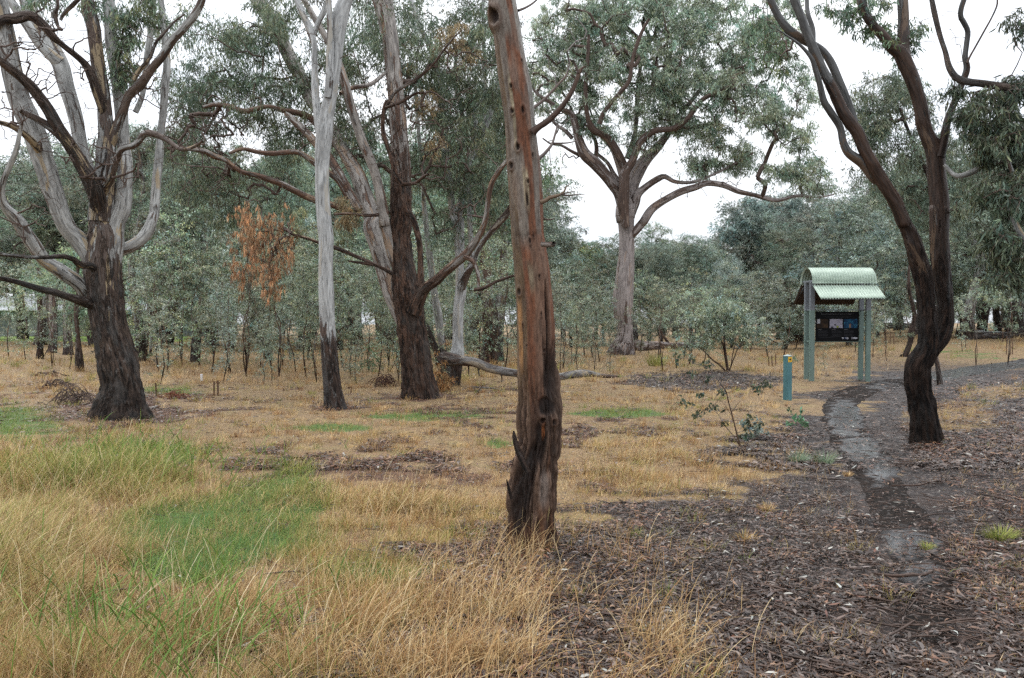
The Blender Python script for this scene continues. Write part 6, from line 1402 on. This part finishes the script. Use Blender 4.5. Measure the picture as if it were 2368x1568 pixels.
    t.limb("J 440 930 5; 500 905 4; 560 880 4; 640 855 3", (-.2, -.3), **K); t.limb("J 485 1090 6; 530 1030 5; 560 995 3", (-.1, -.1), **K); t.limb("J 530 1270 6; 600 1250 4; 660 1240 3", (-.1, -.1), **K); t.limb("J 490 1130 4; 400 1000 3; 330 980 3; 280 960 2", (0, .1), **K)
    J = lambda *p: [((2600 + a / 2.24) * KD, (1100 + b / 2.24) * KD) for a, b in p]
    pts = J((400, 905), (420, 930), (380, 920), (700, 880), (730, 900), (760, 830), (800, 840), (670, 870), (740, 860), (810, 850), (210, 940), (230, 930), (270, 820), (280, 800), (210, 1110), (170, 1130), (190, 1100), (240, 1080), (640, 1170), (650, 1120), (620, 1150), (655, 1200), (610, 1220), (330, 1060), (340, 1030), (80, 970), (60, 1000), (590, 1290), (600, 1300), (570, 1290), (640, 1270), (300, 660), (140, 640), (290, 690), (250, 690), (120, 750), (140, 760), (400, 1090), (270, 1050), (740, 1190), (430, 1190), (20, 600), (30, 630), (120, 1010))
    T = np.array([at(a, b, t.d + rng.normal() * .12) for a, b in pts]); t.grown(T, TWIG, 3, step=.06, jit=.12, tip=.0013, sag=.05)
    g = Geo(); clump_leaves(g, T, .06, 12, .05, .03, np.array([(.05, .10, .045), (.07, .13, .06), (.09, .12, .05), (.12, .16, .13)]), .5); g.obj('leaves', LEAF, t.root)
    lab = [(1745, 1015, 'small blue-green sprout at the foot of the sparse sapling', P_BLUE * .6, 14, .10), (1845, 990, 'small leafy green sprout by the left path edge', P_GREEN, 10, .10), (1835, 842, 'low leafy sprig on the dry grass before the shelter', P_MID, 8, .10), (1478, 840, None, None, 0, 0), (1150, 842, 'low green sprig under the raised fallen trunk', P_GREEN, 12, .14), (860, 860, 'green leafy bush low at the left of the red trunk foot', P_GREEN, 50, .30), (810, 860, 'blue-green low bush at the right of the white trunk foot', P_SAP, 46, .30)]
    for px, py, l, pal, n, rad in lab:
        if not l: continue
        x, y = [float(v) for v in ground_at(px, py)]; z = float(gz(x, y)); root = empty('seedling_plant', (x, y, z), l, 'seedling')
        T = np.stack([x + rng.normal(size=n) * rad, y + rng.normal(size=n) * rad, z + .05 + np.abs(rng.normal(size=n)) * rad * 1.3], 1)
        branch_mesh(grow(np.array([[x, y, z], [x, y, z + .04]]), T, step=.05, jit=.15, tip=.0015), 3, 5).obj('stems', TWIG, root); g = Geo(); clump_leaves(g, T, rad * .6, 18, .055, .026, pal, .3); g.obj('leaves', LEAF, root)
    # grass tussocks that stand alone
    for px, py, n, h, l, pal in ((1518, 845, 260, .55, 'spiky green tussock on the dry grass below the great pale gum', STRAWG), (1845, 1070, 240, .17, 'grey-green grass tussock at the left edge of the path', P_MID), (1905, 1072, 160, .18, 'second grey-green tussock, nearest to the path edge', P_MID), (1470, 1240, 60, .08, 'tiny tussock in the litter right of the nearest trunk', STRAWG),
                            (2310, 1250, 260, .14, 'dry yellow tussock at the right frame edge, low down', STRAWG), (2140, 1268, 90, .07, 'flat yellow-green tuft on the path edge', STRAWG), (1770, 1180, 160, .10, 'orange dry tuft in the litter left of the path', STRAW), (1720, 1250, 130, .11, 'dry tuft standing in the leaf litter', STRAW), (1960, 1100, 120, .07, 'small straw tuft at the path edge', STRAW)):
        x, y = [float(v) for v in ground_at(px, py)]; root = empty('grass_tussock', (x, y, float(gz(x, y))), l, 'tussock')
        g = Geo(); a = rng.uniform(0, 2 * PI, n); q = rng.random(n) ** .7 * h * .45
        blades(g, x + q * np.cos(a) * 1.3, y + q * np.sin(a), h * (.6 + .6 * rng.random(n)), np.full(n, .0035) * max(1, y / 12), a, .2 + .7 * rng.random(n), pick(pal, n), 4, droop=.1); g.obj('blades', GRASS, root, smooth=False)
    sp = stake_proto(); first = True
    for px, py, h, l in ((1650, 869, 0, ''),) and ((2950 * KD + 6, 846, .38, 'first of three thin stakes left of the shelter'), (1785, 847, .40, 'middle one of three thin stakes left of the shelter'), (1793, 846, .42, 'last of three thin stakes, nearest the shelter'), (2046, 822, .45, 'short stake right of the shelter'), (2057, 820, .55, 'taller stake beside the short one right of the shelter'),
                    (2066, 821, .5, 'stake nearest the leaning young gum'), (2326, 833, .75, 'tall stake at the front right, first of the cluster by the path'), (2335, 834, .7, 'second stake of the cluster by the path at right'), (2340, 833, .65, 'last stake of the cluster by the path at right'), (2318, 818, .55, 'stake behind the right cluster, leaning slightly'),
                    (2232, 826, .45, 'stake under the low bushy sapling right of the twin-stem gum'), (495, 914, .32, 'thin stake right of the massive gum, left one of a pair'), (504, 914, .34, 'thin stake right of the massive gum, right one of a pair'), (362, 917, .3, 'little stake beside the massive gum foot'), (1322, 840, .6, 'stake between the wet trunk and the great pale gum')):
        x, y = [float(v) for v in ground_at(px, py)]; z = float(gz(x, y)); s = h / .5
        if first: r = sp; r.location = (x, y, z); r['label'] = l; r['group'] = 'planting stakes'; first = False
        else: r = copy_tree(sp, (x, y, z), rng.uniform(0, 1), 1, l, 'planting stakes')
        r['category'] = 'stake'; r.scale = (1.2, 1.2, s); r.rotation_euler = (rng.normal() * .05, rng.normal() * .05, rng.uniform(0, 1))
    # white tree guard peg among the saplings
    x, y = [float(v) for v in ground_at(466, 885)]; z = float(gz(x, y)); root = empty('white_peg', (x, y, z), 'tiny white peg in the dry grass before the thicket', 'peg')
    bevelled('peg_body', root, plain_mat('peg_white', (.75, .75, .78), .5, .3, var=.02), [(x - .03, x + .03, y - .02, y + .02, z - .02, z + .20)], .008); bevelled('peg_base', root, plain_mat('peg_white_base', (.6, .6, .62), .5, .3, var=.02), [(x - .035, x + .035, y - .025, y + .025, z - .02, z + .03)], .004)
# ------------------------------------------------------------------ put it together
import time as _t
_t0 = _t.time()
def lap(s):
    print('LAP', s, round(_t.time() - _t0, 1), flush=True)
build_sky(); build_ground(); lap('ground')
build_cover(); lap('cover')
tree_front(); lap('front')
tree_left(); tree_white(); lap('left')
tree_centre(); tree_pair(); lap('centre')
tree_distant(); lap('distant')
tree_twin(); tree_right(); tree_behind_twin(); small_trees(); lap('right')
background(); lap('background')
shelter(); marker_post(); shed(); details(); lap('details')

def air():
    g = Geo(); bm_box(g, -420, 420, -30, 330, -2, 34)
    t = NT('pale_air'); v = t.n('ShaderNodeVolumePrincipled'); v.inputs['Color'].default_value = (.86, .91, 1, 1); v.inputs['Density'].default_value = HAZE; v.inputs['Anisotropy'].default_value = .2
    t.t.links.new(v.outputs[0], t.out.inputs['Volume']); o = g.obj('haze', t.m, smooth=False); tag(o, kind='stuff')
if HAZE: air()
cam = bpy.data.cameras.new('camera'); co = bpy.data.objects.new('camera', cam); C.objects.link(co)
cam.sensor_width = 36; cam.lens = 36 * FPX / W0; cam.clip_start = .05; cam.clip_end = 2000
co.location = (0, 0, EYE); co.rotation_euler = (PI / 2 - PITCH, 0, 0)
S = bpy.context.scene; S.camera = co
S.view_settings.view_transform = 'Standard'; S.view_settings.look = 'None'; S.view_settings.exposure = EXPO; S.view_settings.gamma = 1
S.cycles.max_bounces = 6; S.cycles.diffuse_bounces = 3; S.cycles.glossy_bounces = 2; S.cycles.transmission_bounces = 3; S.cycles.transparent_max_bounces = 4
S.cycles.caustics_reflective = False; S.cycles.caustics_refractive = False
S.cycles.use_adaptive_sampling = True; S.cycles.adaptive_threshold = .02
S.cycles.use_denoising = False
lap('done')
